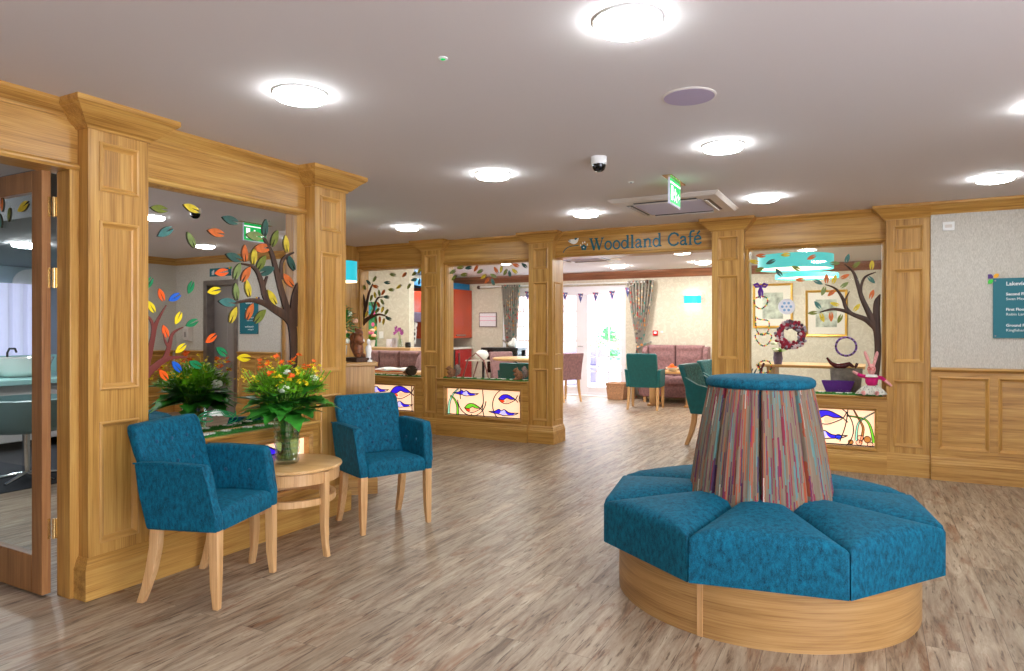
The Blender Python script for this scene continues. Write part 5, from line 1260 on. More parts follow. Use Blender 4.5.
def wreath(name, cx, cy, ro, label, mats, r, n, seed, knots=True):
    c = cp(*cz(cx, cy), .045); R0 = (cp(*cz(cx+ro, cy), .045)-c).length
    mb = MB(); rn = random.Random(seed)
    mb.tube([(c.x+R0*math.cos(2*PI*k/32), c.y, c.z+R0*math.sin(2*PI*k/32)) for k in range(33)], r*.7, 8)
    for k in range(n):
        a = rn.uniform(0, 2*PI) if knots else 2*PI*k/n; rr = R0+(rn.uniform(-r, r) if knots else 0)
        f0 = len(mb.bm.faces)
        mb.ball((c.x+rr*math.cos(a), c.y-rn.uniform(-.3, 1)*r*.7, c.z+rr*math.sin(a)), (r*.42, r*.36, r*.42) if knots else (r*.55, r*1.05, r*.8), 7, 5, Matrix.Rotation(-a, 3, 'Y') if not knots else Matrix.Rotation(rn.uniform(0, 3), 3, 'Y'))
        mb.bm.faces.ensure_lookup_table(); mi_ = rn.randrange(len(mats)) if knots else k % len(mats)
        for f_ in mb.bm.faces[f0:]: f_.material_index = mi_
    return tag(obj(name, mb, mats, smooth=80), label, 'wreath')
wreath('rag_wreath', 325, 415, 76, 'fluffy red, grey and white rag wreath in the rabbit window', [flat('rag_red', (150, 36, 54), .9), flat('rag_grey', (150, 140, 150), .9), flat('rag_dark', (84, 62, 70), .9), flat('rag_pale', (206, 186, 186), .9)], .038, 190, 4)
c3 = ((846-740)*6.39, (346.5-270)*6.39)
wreath('ribbon_wreath', c3[0], c3[1], 66, 'thin purple and brown ribbon wreath left of the rabbit doll ears', [flat('wreath_purple', (104, 60, 150), .6), flat('wreath_brown', (66, 44, 44), .7), flat('wreath_lilac', (150, 120, 190), .6)], .014, 44, 5, False)
# maroon bottle, feather pot
def on_bench(px, py): p = aty(px, py, by-.05); return p
bp_ = on_bench(761, 365)
bt = thing('ribboned_bottle', 'small bottle with a maroon bow above the left end of the seat back', 'bottle', (bp_.x, by-.05, .69))
mb = MB(); mb.lathe([(.005, 0), (.04, 0), (.042, .02), (.04, .10), (.03, .13), (.014, .16), (.012, .22), (.005, .22)], 0, 0, 24); obj('glass_body', mb, 'vaseglass', bt, smooth=50)
mb = MB(); mb.tube([(-.03, 0, .26), (0, -.01, .2), (.03, 0, .28)], [.012, .016, .012]); mb.tube([(0, -.01, .2), (-.01, -.02, .14)], [.014, .01]); mb.ball((0, -.01, .21), .02); obj('bow', mb, 'maroon', bt, smooth=80)
fp = on_bench(750.5, 365)
ft = thing('feather_pot', 'teal pot of dark feathers at the lower left corner of the rabbit window', 'pot', (fp.x, by-.06, .69))
mb = MB(); mb.lathe([(.005, 0), (.04, 0), (.055, .06), (.06, .11), (.05, .11), (.005, .02)], 0, 0, 24); obj('pot', mb, 'tealvinyl', ft, smooth=50)
mb = MB()
for k in range(11): petal_leaf(mb, (.02*math.cos(k), .02*math.sin(k), .1), (.5*math.cos(k*2.1), .4*math.sin(k*1.7), 1.3), .15, .016, .05)
obj('feathers', mb, flat('slate_feather', (70, 96, 110), .8), ft)
# ---------------------------------------------------------------- angled plinth beyond the far pillar, with sculpture and flowers
pl = thing('oak_plinth', 'angled oak plinth cabinet beyond the far pillar carrying the squirrel carving', 'plinth', (-3.56, 4.31, 0), math.radians(45))
mb = MB(); mb.box(-.42, 0, 0, .42, 0, 1.03); obj('cabinet', mb, 'oak_z', pl, bevel=.003)
mb = MB(); mb.box(-.44, .022, -.022, .44, 1.03, 1.063); obj('top', mb, 'oak_x', pl, bevel=.006)
mb = MB(); mb.sweep([(-.42, 0), (0, 0), (0, .42)], [(0, 0), (.02, 0), (.02, .12), (.012, .135), (0, .14)], side=-1); obj('skirting', mb, 'oak_x', pl)
def on45(a, b): return (-3.56+(a-b)*math.cos(PI/4), 4.31+(a+b)*math.sin(PI/4))
x_, y_ = on45(-.125, .11)
cs = thing('squirrel_carving', 'brown carved wooden squirrel on a rectangular wood base', 'sculpture', (x_, y_, 1.063), math.radians(-20))
mb = MB(); mb.box(-.10, .10, -.07, .07, 0, .035); obj('wood_base', mb, 'darkwood', cs, bevel=.004)
mb = MB(); mb.ball((0, 0, .10), (.052, .045, .075), 14, 10); mb.ball((.008, 0, .19), (.045, .04, .05)); mb.ball((.015, 0, .235), (.038, .034, .034)); mb.ball((.05, 0, .225), (.02, .016, .016)); mb.ball((0, .022, .27), (.01, .01, .016)); mb.ball((0, -.022, .27), (.01, .01, .016))
mb.ball((.045, .025, .05), (.03, .016, .018)); mb.ball((.045, -.025, .05), (.03, .016, .018)); mb.ball((.05, .0, .16), (.02, .03, .014)); mb.tube([(-.04, 0, .06), (-.075, 0, .12), (-.075, 0, .2), (-.05, 0, .24)], [.02, .03, .034, .018]); obj('carved_body', mb, flat('carved_walnut', (126, 74, 42), .5, noise=.3, scale=30), cs, remesh=.006)
x_, y_ = on45(-.045, .06)
fg = thing('white_figurine', 'small white standing figurine beside the squirrel carving', 'figurine', (x_, y_, 1.063))
mb = MB(); mb.lathe([(.004, 0), (.03, 0), (.03, .012), (.022, .018), (.02, .06), (.026, .10), (.02, .13), (.008, .138), (.014, .15), (.016, .165), (.012, .18), (.003, .186)], 0, 0, 20); obj('body', mb, 'ceramic', fg, smooth=60)
x_, y_ = on45(-.27, .27)
fv = thing('flower_arrangement', 'dense green arrangement with cream, peach and white roses behind the squirrel carving', 'flowers', (x_, y_, 1.063)); fv.scale = (.9, .9, 1.2)
mb = MB(); mb.lathe([(.005, 0), (.05, 0), (.07, .05), (.075, .11), (.06, .11), (.005, .02)], 0, 0, 24); obj('bowl', mb, 'ceramic', fv, smooth=50)
mb = MB(); r_ = random.Random(8)
for k in range(300):
    a = r_.uniform(0, 2*PI); e = r_.uniform(-.3, 1.5); R0 = r_.uniform(.08, .17)
    petal_leaf(mb, (R0*math.cos(a)*math.cos(e), R0*math.sin(a)*math.cos(e), .2+R0*1.1*math.sin(e)), (math.cos(a), math.sin(a), e), .06, .018, .3)
o = obj('greenery', mb, 'foliage', fv, smooth=60); o['kind'] = 'stuff'
for px_, col, z in ((.02, 'petal_white', .33), (.14, 'petal_peach', .20), (.17, 'petal_white', .14), (.09, 'petal_peach', .28), (-.06, 'petal_white', .36)):
    for s in (1, -1):
        mb = MB(); rose(mb, (px_, -.10*s+.02, z), .027); obj('rose', mb, col, fv, smooth=60)
# turquoise pendant half hidden by the far pillar
p = aty(341.5, 272, 5.0)
pd = thing('turquoise_pendant', 'turquoise drum lampshade peeping out beside the far pillar', 'pendant light', (p.x, p.y, 0))
mb = MB(); mb.lathe([(.148, 1.795), (.148, 1.985), (.143, 1.985), (.143, 1.795)], 0, 0, 40, False); obj('drum_shade', mb, 'turq_lit', pd, smooth=40)
mb = MB(); mb.lathe([(.002, 1.785), (.146, 1.785), (.146, 1.795), (.002, 1.795)], 0, 0, 40); obj('diffuser', mb, 'shade_in', pd, smooth=40)
mb = MB(); mb.tube([(0, 0, 1.8), (0, 0, H)], .004, 6); obj('cord', mb, 'white', pd)
# ---------------------------------------------------------------- signs
def stroke_text(glyphs, place, W, depth, name, mat, root=None):
    pass
SG = thing('cafe_lettering', 'teal Woodland Café lettering with bird, branch and flower on the oak fascia', 'lettering', (-2.35, YC, 2.2))
xa, xb = aty(589.5, 245, YC).x, aty(702, 240, YC).x
sc_ = (xb-xa)/12.15; zb_ = 2.222
G = {   # strokes: list of (points, width) in units where x-height .48, cap .72
 'W': (1.02, [([(.10, .70), (.32, .02)], .085), ([(.32, .02), (.50, .62)], .035), ([(.46, .70), (.68, .02)], .085), ([(.68, .02), (.90, .70)], .035), ([(.0, .71), (.22, .71)], .03), ([(.36, .71), (.58, .71)], .03), ([(.80, .71), (1.0, .71)], .03)]),
 'o': (.56, [([(.27+.21*math.cos(a*PI/10), .24+.24*math.sin(a*PI/10)) for a in range(21)], .06)]),
 'd': (.60, [([(.24+.19*math.cos(a*PI/10), .24+.235*math.sin(a*PI/10)) for a in range(21)], .055), ([(.45, .76), (.45, .02)], .075), ([(.36, .75), (.46, .77)], .03), ([(.45, .02), (.56, .03)], .035)]),
 'l': (.31, [([(.15, .76), (.15, .0)], .08), ([(.05, .75), (.16, .77)], .03), ([(.04, .01), (.27, .01)], .03)]),
 'a': (.52, [([(.08, .38), (.14, .46), (.24, .48), (.34, .44), (.36, .34), (.36, .08), (.40, .02), (.47, .04)], .065), ([(.36, .28), (.22, .26), (.10, .20), (.07, .11), (.13, .02), (.24, .01), (.35, .09)], .05)]),
 'n': (.62, [([(.14, .46), (.14, .0)], .075), ([(.04, .45), (.14, .47)], .03), ([(.14, .34), (.24, .45), (.35, .48), (.44, .43), (.46, .34), (.46, .0)], .065), ([(.04, .01), (.24, .01)], .03), ([(.36, .01), (.57, .01)], .03)]),
 'C': (.74, [([(.66, .56), (.58, .67), (.42, .72), (.25, .68), (.11, .54), (.07, .36), (.11, .18), (.25, .04), (.42, .0), (.58, .05), (.67, .15)], .065), ([(.66, .66), (.66, .52)], .04)]),
 'f': (.34, [([(.14, .0), (.14, .60), (.18, .72), (.28, .78), (.38, .76)], .065), ([(.02, .46), (.32, .46)], .03), ([(.05, .01), (.25, .01)], .03)]),
 'é': (.50, [([(.08, .27), (.43, .29), (.40, .40), (.32, .47), (.22, .48), (.11, .42), (.06, .29), (.06, .18), (.12, .06), (.24, .0), (.36, .02), (.45, .10)], .055), ([(.22, .58), (.36, .74)], .06)]),
}
cur = 0; mb_all = []
txt = 'Woodland Café'
tot = sum(G[c][0] if c != ' ' else .34 for c in txt)
sc_ = (xb-xa)/tot
for ch in txt:
    if ch == ' ': cur += .34; continue
    w, st_ = G[ch]; mb = MB(CF)
    for pts, wd in st_:
        for i in range(len(pts)-1):
            (x0, y0), (x1, y1) = pts[i], pts[i+1]; dx, dy = x1-x0, y1-y0; l = math.hypot(dx, dy) or 1
            wq = wd*1.4+.018; nx, ny = -dy/l*wq/2, dx/l*wq/2; ex, ey = dx/l*wq*.22, dy/l*wq*.22
            X = lambda x: xa+(cur+x)*sc_; Y = lambda y: zb_+y*sc_*1.05
            mb.prism([(X(x0+nx-ex), Y(y0+ny-ey)), (X(x1+nx+ex), Y(y1+ny+ey)), (X(x1-nx+ex), Y(y1-ny+ey)), (X(x0-nx-ex), Y(y0-ny-ey))], .0, .004+.00002*i, 'acb')
    obj('letter', mb, 'letter_teal', SG, True); cur += w
def cfp(x, y): p = aty(560+x/12.8, 225+y/12.8, YC-.001); return (p.x, p.z)
def cf_poly(pts, mat, nm, d=.004):
    mb = MB(CF); mb.prism(smooth_pts([cfp(*q) for q in pts], 4, True), 0, d, 'acb'); return obj(nm, mb, mat, SG, True)
cf_poly([(105, 205), (140, 185), (185, 180), (225, 165), (238, 150), (235, 190), (215, 230), (175, 245), (135, 230)], 'daisy', 'bird_body', .003)
cf_poly([(188, 185), (195, 150), (215, 138), (232, 148), (225, 168), (205, 190)], 'letter_teal', 'bird_head', .005)
cf_poly([(102, 190), (118, 198), (140, 205), (120, 210)], 'letter_teal', 'bird_tail', .005)
mb = MB(CF); q = smooth_pts([cfp(*z) for z in [(42, 355), (62, 318), (105, 285), (160, 270), (240, 262)]], 5)
for i in range(len(q)-1):
    dx, dz = q[i+1][0]-q[i][0], q[i+1][1]-q[i][1]; l = math.hypot(dx, dz); nx, nz = -dz/l*.0045, dx/l*.0045
    mb.prism([(q[i][0]+nx, q[i][1]+nz), (q[i+1][0]+nx, q[i+1][1]+nz), (q[i+1][0]-nx, q[i+1][1]-nz), (q[i][0]-nx, q[i][1]-nz)], 0, .004, 'acb')
obj('branch', mb, 'letter_teal', SG, True)
for k in range(5):
    a = math.radians(90+72*k); cx_, cy_ = 305+22*math.cos(a), 288-22*math.sin(a)
    cf_poly([(cx_+17*math.cos(j*PI/4), cy_-17*math.sin(j*PI/4)) for j in range(8)], 'letter_teal', 'flower_petal', .004)
cf_poly([(305+9*math.cos(j*PI/3), 288-9*math.sin(j*PI/3)) for j in range(6)], 'daisy', 'flower_centre', .006)
for dx, dy in ((-14, -62), (12, -70), (45, -40), (-42, -32)):
    cf_poly([(305+dx-6, 288+dy+14), (305+dx-3, 288+dy-8), (305+dx+4, 288+dy-8), (305+dx+6, 288+dy+12)], 'daisy', 'stamen', .003)
# directory sign on the wallpaper
sx0, sx1, sz0, sz1 = .915, 1.305, aty(994, 338, YR).z, aty(994, 278.5, YR).z
ds = thing('directory_sign', 'teal directory sign with white lettering and leaf petals on the wallpaper', 'sign', ((sx0+sx1)/2, YR, sz0))
obj('board', MB(RF).box(sx0, sx1, .006, .014, sz0, sz1), 'sign_teal', ds, True, bevel=.001)
mb = MB(RF)
for x, z in ((sx0+.016, sz0+.018), (sx0+.016, sz1-.02), (sx1-.016, sz0+.018), (sx1-.016, sz1-.02)):
    mb.prism([(x+.006*math.cos(a*PI/5), z+.006*math.sin(a*PI/5)) for a in range(10)], .0, .018, 'acb')
obj('fixing_studs', mb, 'steel', ds, True)
for dx, dz, c, fl in ((-.036, .0, flat('petal_violet', (72, 26, 116), .5), 1), (.004, .004, flat('petal_amber', (240, 172, 30), .5), 2), (-.036, -.045, flat('petal_lime', (60, 200, 60), .5), 3)):
    mb = MB(RF); x0, z0 = sx0+dx, sz1+dz; s = .036
    P = {1: [(0, 0), (s, 0), (s, s*.5), (s*.7, s), (0, s)], 2: [(0, 0), (s*.6, 0), (s, s*.4), (s, s), (s*.4, s), (0, s*.6)], 3: [(0, 0), (s*.7, 0), (s, s*.5), (s, s), (s*.3, s), (0, s*.6)]}[fl]
    mb.prism([(x0+a, z0+b) for a, b in P], .012, .018, 'acb'); obj('petal', mb, c, ds, True)
W_ = sx1-sx0
for s, zz, sz, bd in (('Lakeview', .90, .043, .0009), ('Second Floor', .735, .031, .0009), ('Swan Mews', .655, .030, 0), ('First Floor', .48, .031, .0009), ('Robin Lane', .40, .030, 0), ('Ground Floor', .215, .031, .0009), ('Kingfisher', .135, .030, 0)):
    o = obj('lettering', text_mb(s, sz*1.05, lambda a, b, c, zz=zz: (sx0+.09+a, YR-.0148-c, sz0+(sz1-sz0)*zz-.012+b), .001, bold=bd), 'ink_white', ds, True)
# sign over the lift
lx1 = 1.62+.1
ps = thing('lift_sign', 'small teal sign above the lift, readable only in the mirror', 'sign', (1.72, YR, 2.15))
obj('board', MB(RF).box(1.50, 1.98, .004, .012, 2.14, 2.265), 'sign_teal', ps, True)
obj('lettering', text_mb('playhouse', .068, lambda a, b, c: (1.56+a, YR-.0128-c, 2.185+b), .001), 'ink_white', ps, True)
mb = MB(RF); 
for k in range(3): mb.box(1.875+.02*k, 1.89+.02*k, .0122, .0132, 2.165, 2.24-.01*k)
obj('emblem', mb, 'ink_white', ps, True)
for dx, c in ((-.02, flat('lift_petal_green', (60, 190, 60), .5)), (.012, flat('lift_petal_amber', (240, 170, 30), .5))):
    obj('petal', MB(RF).box(1.50+dx, 1.53+dx, .012, .016, 2.245, 2.275), c, ps, True)
# thermostat on the wallpaper
sw_ = thing('wall_switch', 'small white wall switch plate above and left of the directory sign', 'switch', tuple(aty(948, 226, YR)))
a_, b_ = aty(942.5, 231, YR), aty(954.5, 221.5, YR)
obj('plate', MB(RF).box(a_.x, b_.x, .0, .01, a_.z, b_.z), 'white', sw_, True, bevel=.002)
obj('buttons', MB(RF).box(a_.x+.018, b_.x-.018, .01, .013, a_.z+.025, b_.z-.025), 'cream', sw_, True, bevel=.001)
# dispenser right of the lift, mirror only
dp = thing('soap_dispenser', 'white wall dispenser between lift and corner, seen in the mirror', 'dispenser', (2.45, YR, 1.15))
mb = MB(RF); mb.prism([(.0, 1.12), (.09, 1.15), (.1, 1.33), (.06, 1.37), (0, 1.37)], 2.39, 2.51, 'cab') ; obj('case', mb, 'cream', dp, True, bevel=.01)
obj('window', MB(RF).box(2.43, 2.47, .095, .102, 1.2, 1.28), 'steel_dk', dp, True)
# ---------------------------------------------------------------- cafe interior
YB = 12.6
# French doors
fx = lambda px: aty(px, 330, YB).x
D0, D1, DT = -6.95, -4.22, 2.18
fd = MB(); fd.box(D0, D1, YB+.02, YB+.12, 2.0, DT); fd.box(D0, D0+.06, YB+.02, YB+.12, 0, 2.0); fd.box(D1-.06, D1, YB+.02, YB+.12, 0, 2.0); fd.box(D0+.06, D1-.06, YB+.02, YB+.12, 0, .05)
fr_ = struct('door_2', fd, 'upvc', 'white French doors and sidelight frame in the far café wall', 'door'); PLAC[fr_.name] = (Vector(fr_.location), 0.)
edges = [(D0+.06, -6.35), (-6.35, fx(581)), (fx(581), fx(625)), ]
edges = [(D0+.06, -6.20), (-6.20, fx(580.5)), (fx(580.5), D1-.06)]
for i, (a, b) in enumerate(edges):
    st_w = .11; mb = MB(); mb.box(a, a+st_w*.6, YB+.04, YB+.10, .05, 2.0); mb.box(b-st_w if i < 2 else fx(620), b, YB+.04, YB+.10, .05, 2.0); mb.box(a+st_w*.6, b-st_w if i < 2 else fx(620), YB+.042, YB+.098, .05, .17)
    g0, g1 = a+st_w*.6, (b-st_w if i < 2 else fx(620))
    if i == 2: mb.box(a, a+.14, YB+.035, YB+.105, .05, 1.998)
    for k in range(1, 3): x = g0+(g1-g0)*k/3; mb.box(x-.012, x+.012, YB+.06, YB+.08, .17, 1.99)
    for k in range(1, 6): z = .17+1.82*k/6; mb.box(g0, g1, YB+.061, YB+.079, z-.012, z+.012)
    obj('door_leaf', mb, 'upvc', fr_, True)
    obj('glass_pane', MB().box(g0, g1, YB+.068, YB+.072, .17, 1.99), 'glass', fr_, True)
mb = MB(); mb.tube([(fx(583), YB+.03, .98), (fx(583), YB-.02, .98), (fx(583)-.1, YB-.02, .98)], .009); obj('door_handle', mb, 'chrome', fr_, True, smooth=60)
# pelmet track and bunting
tk = thing('curtain_pole', 'dark curtain pole across the French doors', 'curtain pole', (-5.6, YB-.1, 2.2))
mb = MB(); mb.tube([(-7.45, YB-.12, 2.22), (-3.78, YB-.12, 2.22)], .014, 10); obj('pole', mb, 'white', tk, True, smooth=60)
mb = MB(); mb.ball((-3.76, YB-.12, 2.22), .04); mb.ball((-7.47, YB-.12, 2.22), .04); obj('finials', mb, 'darkwood', tk, True, smooth=60)
p0 = aty(560, 292, YB-.2); 
for i, (px, top, w, h_) in enumerate(((565, 292.5, 5.5, 9), (580.5, 293.5, 5.5, 9.5), (595.5, 292.5, 6, 9.5), (612, 290.8, 6, 10), (627.5, 287.5, 5, 10), (527.5, 291, 6, 9.5))):
    a = aty(px-w/2, top, YB-.2); b = aty(px+w/2, top, YB-.2); c = aty(px, top+h_, YB-.2)
    mb = MB(); mb.rings([[tuple(a), tuple(b), tuple(c)], [(v.x, v.y+.003, v.z) for v in (a, b, c)]])
    where = ['leftmost flag seen through the entrance', 'second flag from the entrance pillar', 'third flag, in front of the right door leaf', 'fourth flag, largest over the right door leaf', 'flag touching the right curtain', 'flag seen through the squirrel window'][i]
    tag(obj('bunting_flag', mb, 'bunting'), 'patterned triangular bunting flag, '+where, 'bunting', 'bunting flags over the French doors')
mb = MB(); q = [aty(x, y, YB-.2) for x, y in ((525, 291), (545, 293), (565, 292), (580, 293), (595, 292), (612, 290), (627, 287), (634, 284))]
mb.tube(q, .003, 5); tag(obj('string', mb, 'white'), 'thin cord carrying the bunting flags', 'cord')
# curtains
def curtain(name, label, pxs, tie, label2, flip=1):
    """pxs: rows of (z, xleft, xright)"""
    t = thing(name, label, 'curtain', ((pxs[0][1]+pxs[0][2])/2, YB-.1, 0))
    mb = MB(); n = 90
    zs = []
    rows = smooth_pts([(z, a, b) for z, a, b in pxs], 5)
    R1 = []
    for z, a, b in rows:
        amp = .035*min(1, (b-a)/.3)+.01
        R1.append([(a+(b-a)*k/n, YB-.12+amp*math.sin(k/n*2*PI*8), z) for k in range(n+1)])
    V = [[mb.v(*p) for p in r] for r in R1]
    for i in range(len(V)-1):
        for k in range(n): mb.face([V[i][k], V[i][k+1], V[i+1][k+1], V[i+1][k]])
    o = obj('drape', mb, 'curtain', t, True, smooth=80); s = o.modifiers.new('solid', 'SOLIDIFY'); s.thickness = .006
    mb = MB(); zt, a, b = tie; mb.tube([(a, YB-.1, zt), ((a+b)/2, YB-.18, zt-.03), (b, YB-.1, zt+.03), (b+.13*flip, YB-.02, zt+.08)] if flip > 0 else [(b, YB-.1, zt), ((a+b)/2, YB-.18, zt-.03), (a, YB-.1, zt+.03), (a-.12, YB-.02, zt+.08)], .018, 8); obj('tieback', mb, 'curtain', t, True, smooth=80)
    return t
X = lambda px: aty(px, 330, YB-.12).x
curtain('floral_curtain', 'grey floral curtain tied back right of the French doors', [(2.25, X(627), X(654)), (1.9, X(629), X(651.5)), (1.5, X(632), X(648)), (1.15, X(635), X(644)), (.95, X(636), X(642.5)), (.6, X(634), X(644)), (.03, X(632), X(645))], (1.0, X(636), X(643)), '')
curtain('floral_curtain', 'grey floral curtain behind the squirrel window leaves', [(2.25, X(501), X(520.5)), (1.9, X(502.5), X(519)), (1.5, X(504), X(518)), (1.15, X(505), X(517)), (.9, X(506), X(516)), (.03, X(503), X(518))], (1.0, X(506), X(515)), '', -1)
# wall light, call point, sockets, pictures
def wall_box(name, px0, py0, px1, py1, d, mat, label, cat, y=YB, **kw):
    a = aty(px0, py1, y); b = aty(px1, py0, y); mb = MB(); mb.box(a.x, b.x, y-d, y, a.z, b.z); return tag(obj(name, mb, mat, **kw), label, cat)
a = aty(692.5, 300, YB)
wl2 = thing('wall_light', 'turquoise curved wall light glowing on the café wall', 'wall light', (a.x, YB, 1.80))
mb = MB(); 
pts = [(.155*math.cos(PI+PI*k/16), .13*math.sin(PI+PI*k/16)) for k in range(17)]
mb.prism(pts+[(p[0]*.96, p[1]*.96) for p in pts[::-1]], 0, .145); obj('shade', mb, 'turq_lit', wl2, smooth=50)
mb = MB(); mb.ball((0, -.05, .07), (.03, .03, .05)); obj('bulb', mb, emis('warm_bulb', (255, 240, 210), 60), wl2, smooth=80)
cpn = thing('call_point', 'small red fire alarm call point beside the curtain', 'call point', tuple(aty(656, 333, YB)))
a, b = aty(653, 335.5, YB), aty(658, 330.5, YB); mb = MB(); mb.box(a.x, b.x, YB-.03, YB, a.z, b.z); obj('case', mb, 'callred', cpn, True, bevel=.004)
mb = MB(); mb.box(a.x+.025, b.x-.02, YB-.034, YB-.03, a.z+.035, b.z-.02); obj('pane', mb, 'pure', cpn, True)
wall_box('wall_socket', 660.5, 331, 663, 333, .01, 'white', 'tiny white plate right of the red call point', 'socket')
def picture(px0, py0, px1, py1, label, y=YB, art='print', fr='gold', mount=.05):
    a = aty(px0, py1, y); b = aty(px1, py0, y); t = thing('framed_picture', label, 'picture', ((a.x+b.x)/2, y, a.z))
    F_ = lambda u, d, z: (u, y-d, z)
    mb = MB(F_); mb.sweep([(a.x, a.z), (b.x, a.z), (b.x, b.z), (a.x, b.z)], [(0, 0), (0, .02), (.01, .03), (.03, .022), (.04, .012), (.04, 0)], place=lambda p, q, r: (p, r, q), closed=True, side=1); obj('frame', mb, fr, t, True)
    obj('mount', MB(F_).box(a.x+.03, b.x-.03, .004, .010, a.z+.03, b.z-.03), 'mount', t, True)
    obj('artwork', MB(F_).box(a.x+.04+mount, b.x-.04-mount, .010, .012, a.z+.04+mount, b.z-.04-mount), art, t, True)
    return t
picture(753, 283, 793, 328, 'gold framed faded landscape behind the embroidery hoop', mount=.12)
picture(805.5, 289.5, 847.5, 336.5, 'gold framed faded landscape behind the carved tree branches', mount=.12)
nt = thing('framed_notice', 'framed white notice with red lines seen through the squirrel window', 'notice', tuple(aty(488, 328, YB)))
a, b = aty(479.5, 327.2, YB), aty(497, 312.3, YB); mb = MB(); mb.box(a.x, b.x, YB-.02, YB, a.z, b.z); obj('frame', mb, 'steel', nt, True, bevel=.003)
mb = MB(); mb.box(a.x+.02, b.x-.02, YB-.023, YB-.02, a.z+.02, b.z-.02); obj('sheet', mb, 'pure', nt, True)
for k in (.72, .45): mb = MB(); z = a.z+(b.z-a.z)*k; mb.box(a.x+.02, b.x-.02, YB-.026, YB-.023, z-.004, z+.004); obj('red_line', mb, 'petal_pink', nt, True)
# sofa by the back wall
def sofa(name, label, x0, x1, y0, y1, zt, zs, nb_, rz=0):
    t = thing(name, label, 'sofa', ((x0+x1)/2, (y0+y1)/2, 0))
    mb = MB(); mb.box(x0, x1, y0, y1-.14, .1, zs-.1); obj('base', mb, 'mauve', t, True, bevel=.02)
    wdt = (x1-x0)/nb_
    for k in range(nb_):
        mb = MB(); mb.puff([(x0+k*wdt+.004, y0-.01), (x0+(k+1)*wdt-.004, y0-.01), (x0+(k+1)*wdt-.004, y1-.16), (x0+k*wdt+.004, y1-.16)], zs-.12, zs, .04, .015, 10); obj('seat_cushion', mb, 'mauve', t, True, smooth=80)
        mb = MB(); a, b = x0+k*wdt+.006, x0+(k+1)*wdt-.006
        def up(x, y, z, a=a, b=b):     # cushion standing up: y becomes height
            dz = 0
            for bx in [a+(b-a)*j/3 for j in (.75, 1.5, 2.25)]:
                for bz in (zs+(zt-zs)*.42, zs+(zt-zs)*.78): dz += .02*math.exp(-((x-bx)**2+(y-bz)**2)/.05**2)
            return (x, (y1-.02)-(z-dz if z > .1 else z), y)
        mb.puff([(a, zs-.02), (b, zs-.02), (b, zt), (a, zt)], 0, .16, .05, .015, 22, up); obj('back_cushion', mb, 'mauve', t, True, smooth=80)
    for s, x in ((0, x0-.09), (1, x1+.0)):
        mb = MB(); mb.prism([(y0+.12, .1), (y1, .1), (y1, zt-.02), (y1-.18, zt-.03), (y1-.26, zt-.12), (y0+.3, zs+.14), (y0+.06, zs+.10), (y0+.02, zs)], x, x+.09, 'cab'); obj('side_wing', mb, 'mauve', t, True, bevel=.02)
    for x in (x0+.05, x1-.05):
        for y in (y0+.05, y1-.08): obj('foot', MB().box(x-.025, x+.025, y-.025, y+.025, 0, .1), 'leg', t, True)
    return t
sofa('mauve_sofa', 'mauve tufted two-seat sofa below the turquoise wall light', X(650), X(705.5), 11.95, 12.5, 1.03, .47, 2)
zb1 = aty(390, 354, 9.0)
sofa('booth_sofa', 'mauve booth sofa seen through the leftmost café window', aty(362, 350, 8.9).x, aty(470, 350, 8.9).x-.9, 8.35, 9.0, .97, .47, 3)
# cafe tables
def table(name, label, x, y, sx, sy, z, mat='tabletop', rz=0, ped=True):
    t = thing(name, label, 'table', (x, y, 0), rz)
    mb = MB(); mb.box(-sx/2, sx/2, -sy/2, sy/2, z-.035, z); obj('tabletop', mb, mat, t, bevel=.006)
    for s in (-1, 1):
        mb = MB(); mb.box(s*(sx/2-.16)-.05, s*(sx/2-.16)+.05, -sy*.3, sy*.3, .03, z-.035); obj('panel_leg', mb, 'leg', t, bevel=.006)
        mb = MB(); mb.box(s*(sx/2-.16)-.07, s*(sx/2-.16)+.07, -sy*.42, sy*.42, 0, .03); obj('foot', mb, 'leg', t, bevel=.006)
    return t
p = atz(664, 398, 0)
table('cafe_table', 'low pale wood table between teal chair and mauve sofa', -3.05, 11.62, .95, .5, .60)
table('plank_table', 'long pale plank table seen behind the bead ring and wreath', aty(800, 365, 9.4).x+.12, 9.55, 1.25, .75, aty(790, 364, 9.4).z, 'tabletop')
rtb = thing('round_cafe_table', 'round wood pedestal table between mauve and teal chairs, squirrel window', 'table', (aty(524, 365, 9.6).x, 9.6, 0))
zt = aty(520, 357.5, 9.6).z
mb = MB(); mb.lathe([(.01, zt-.04), (.48, zt-.04), (.5, zt-.03), (.5, zt-.008), (.49, zt), (.01, zt)], 0, 0, 48); obj('tabletop', mb, 'tabletop', rtb, smooth=40)
mb = MB(); mb.lathe([(.26, 0), (.26, .03), (.08, .06), (.06, .3), (.07, zt-.1), (.16, zt-.04)], 0, 0, 32); obj('pedestal', mb, 'leg', rtb, smooth=40)
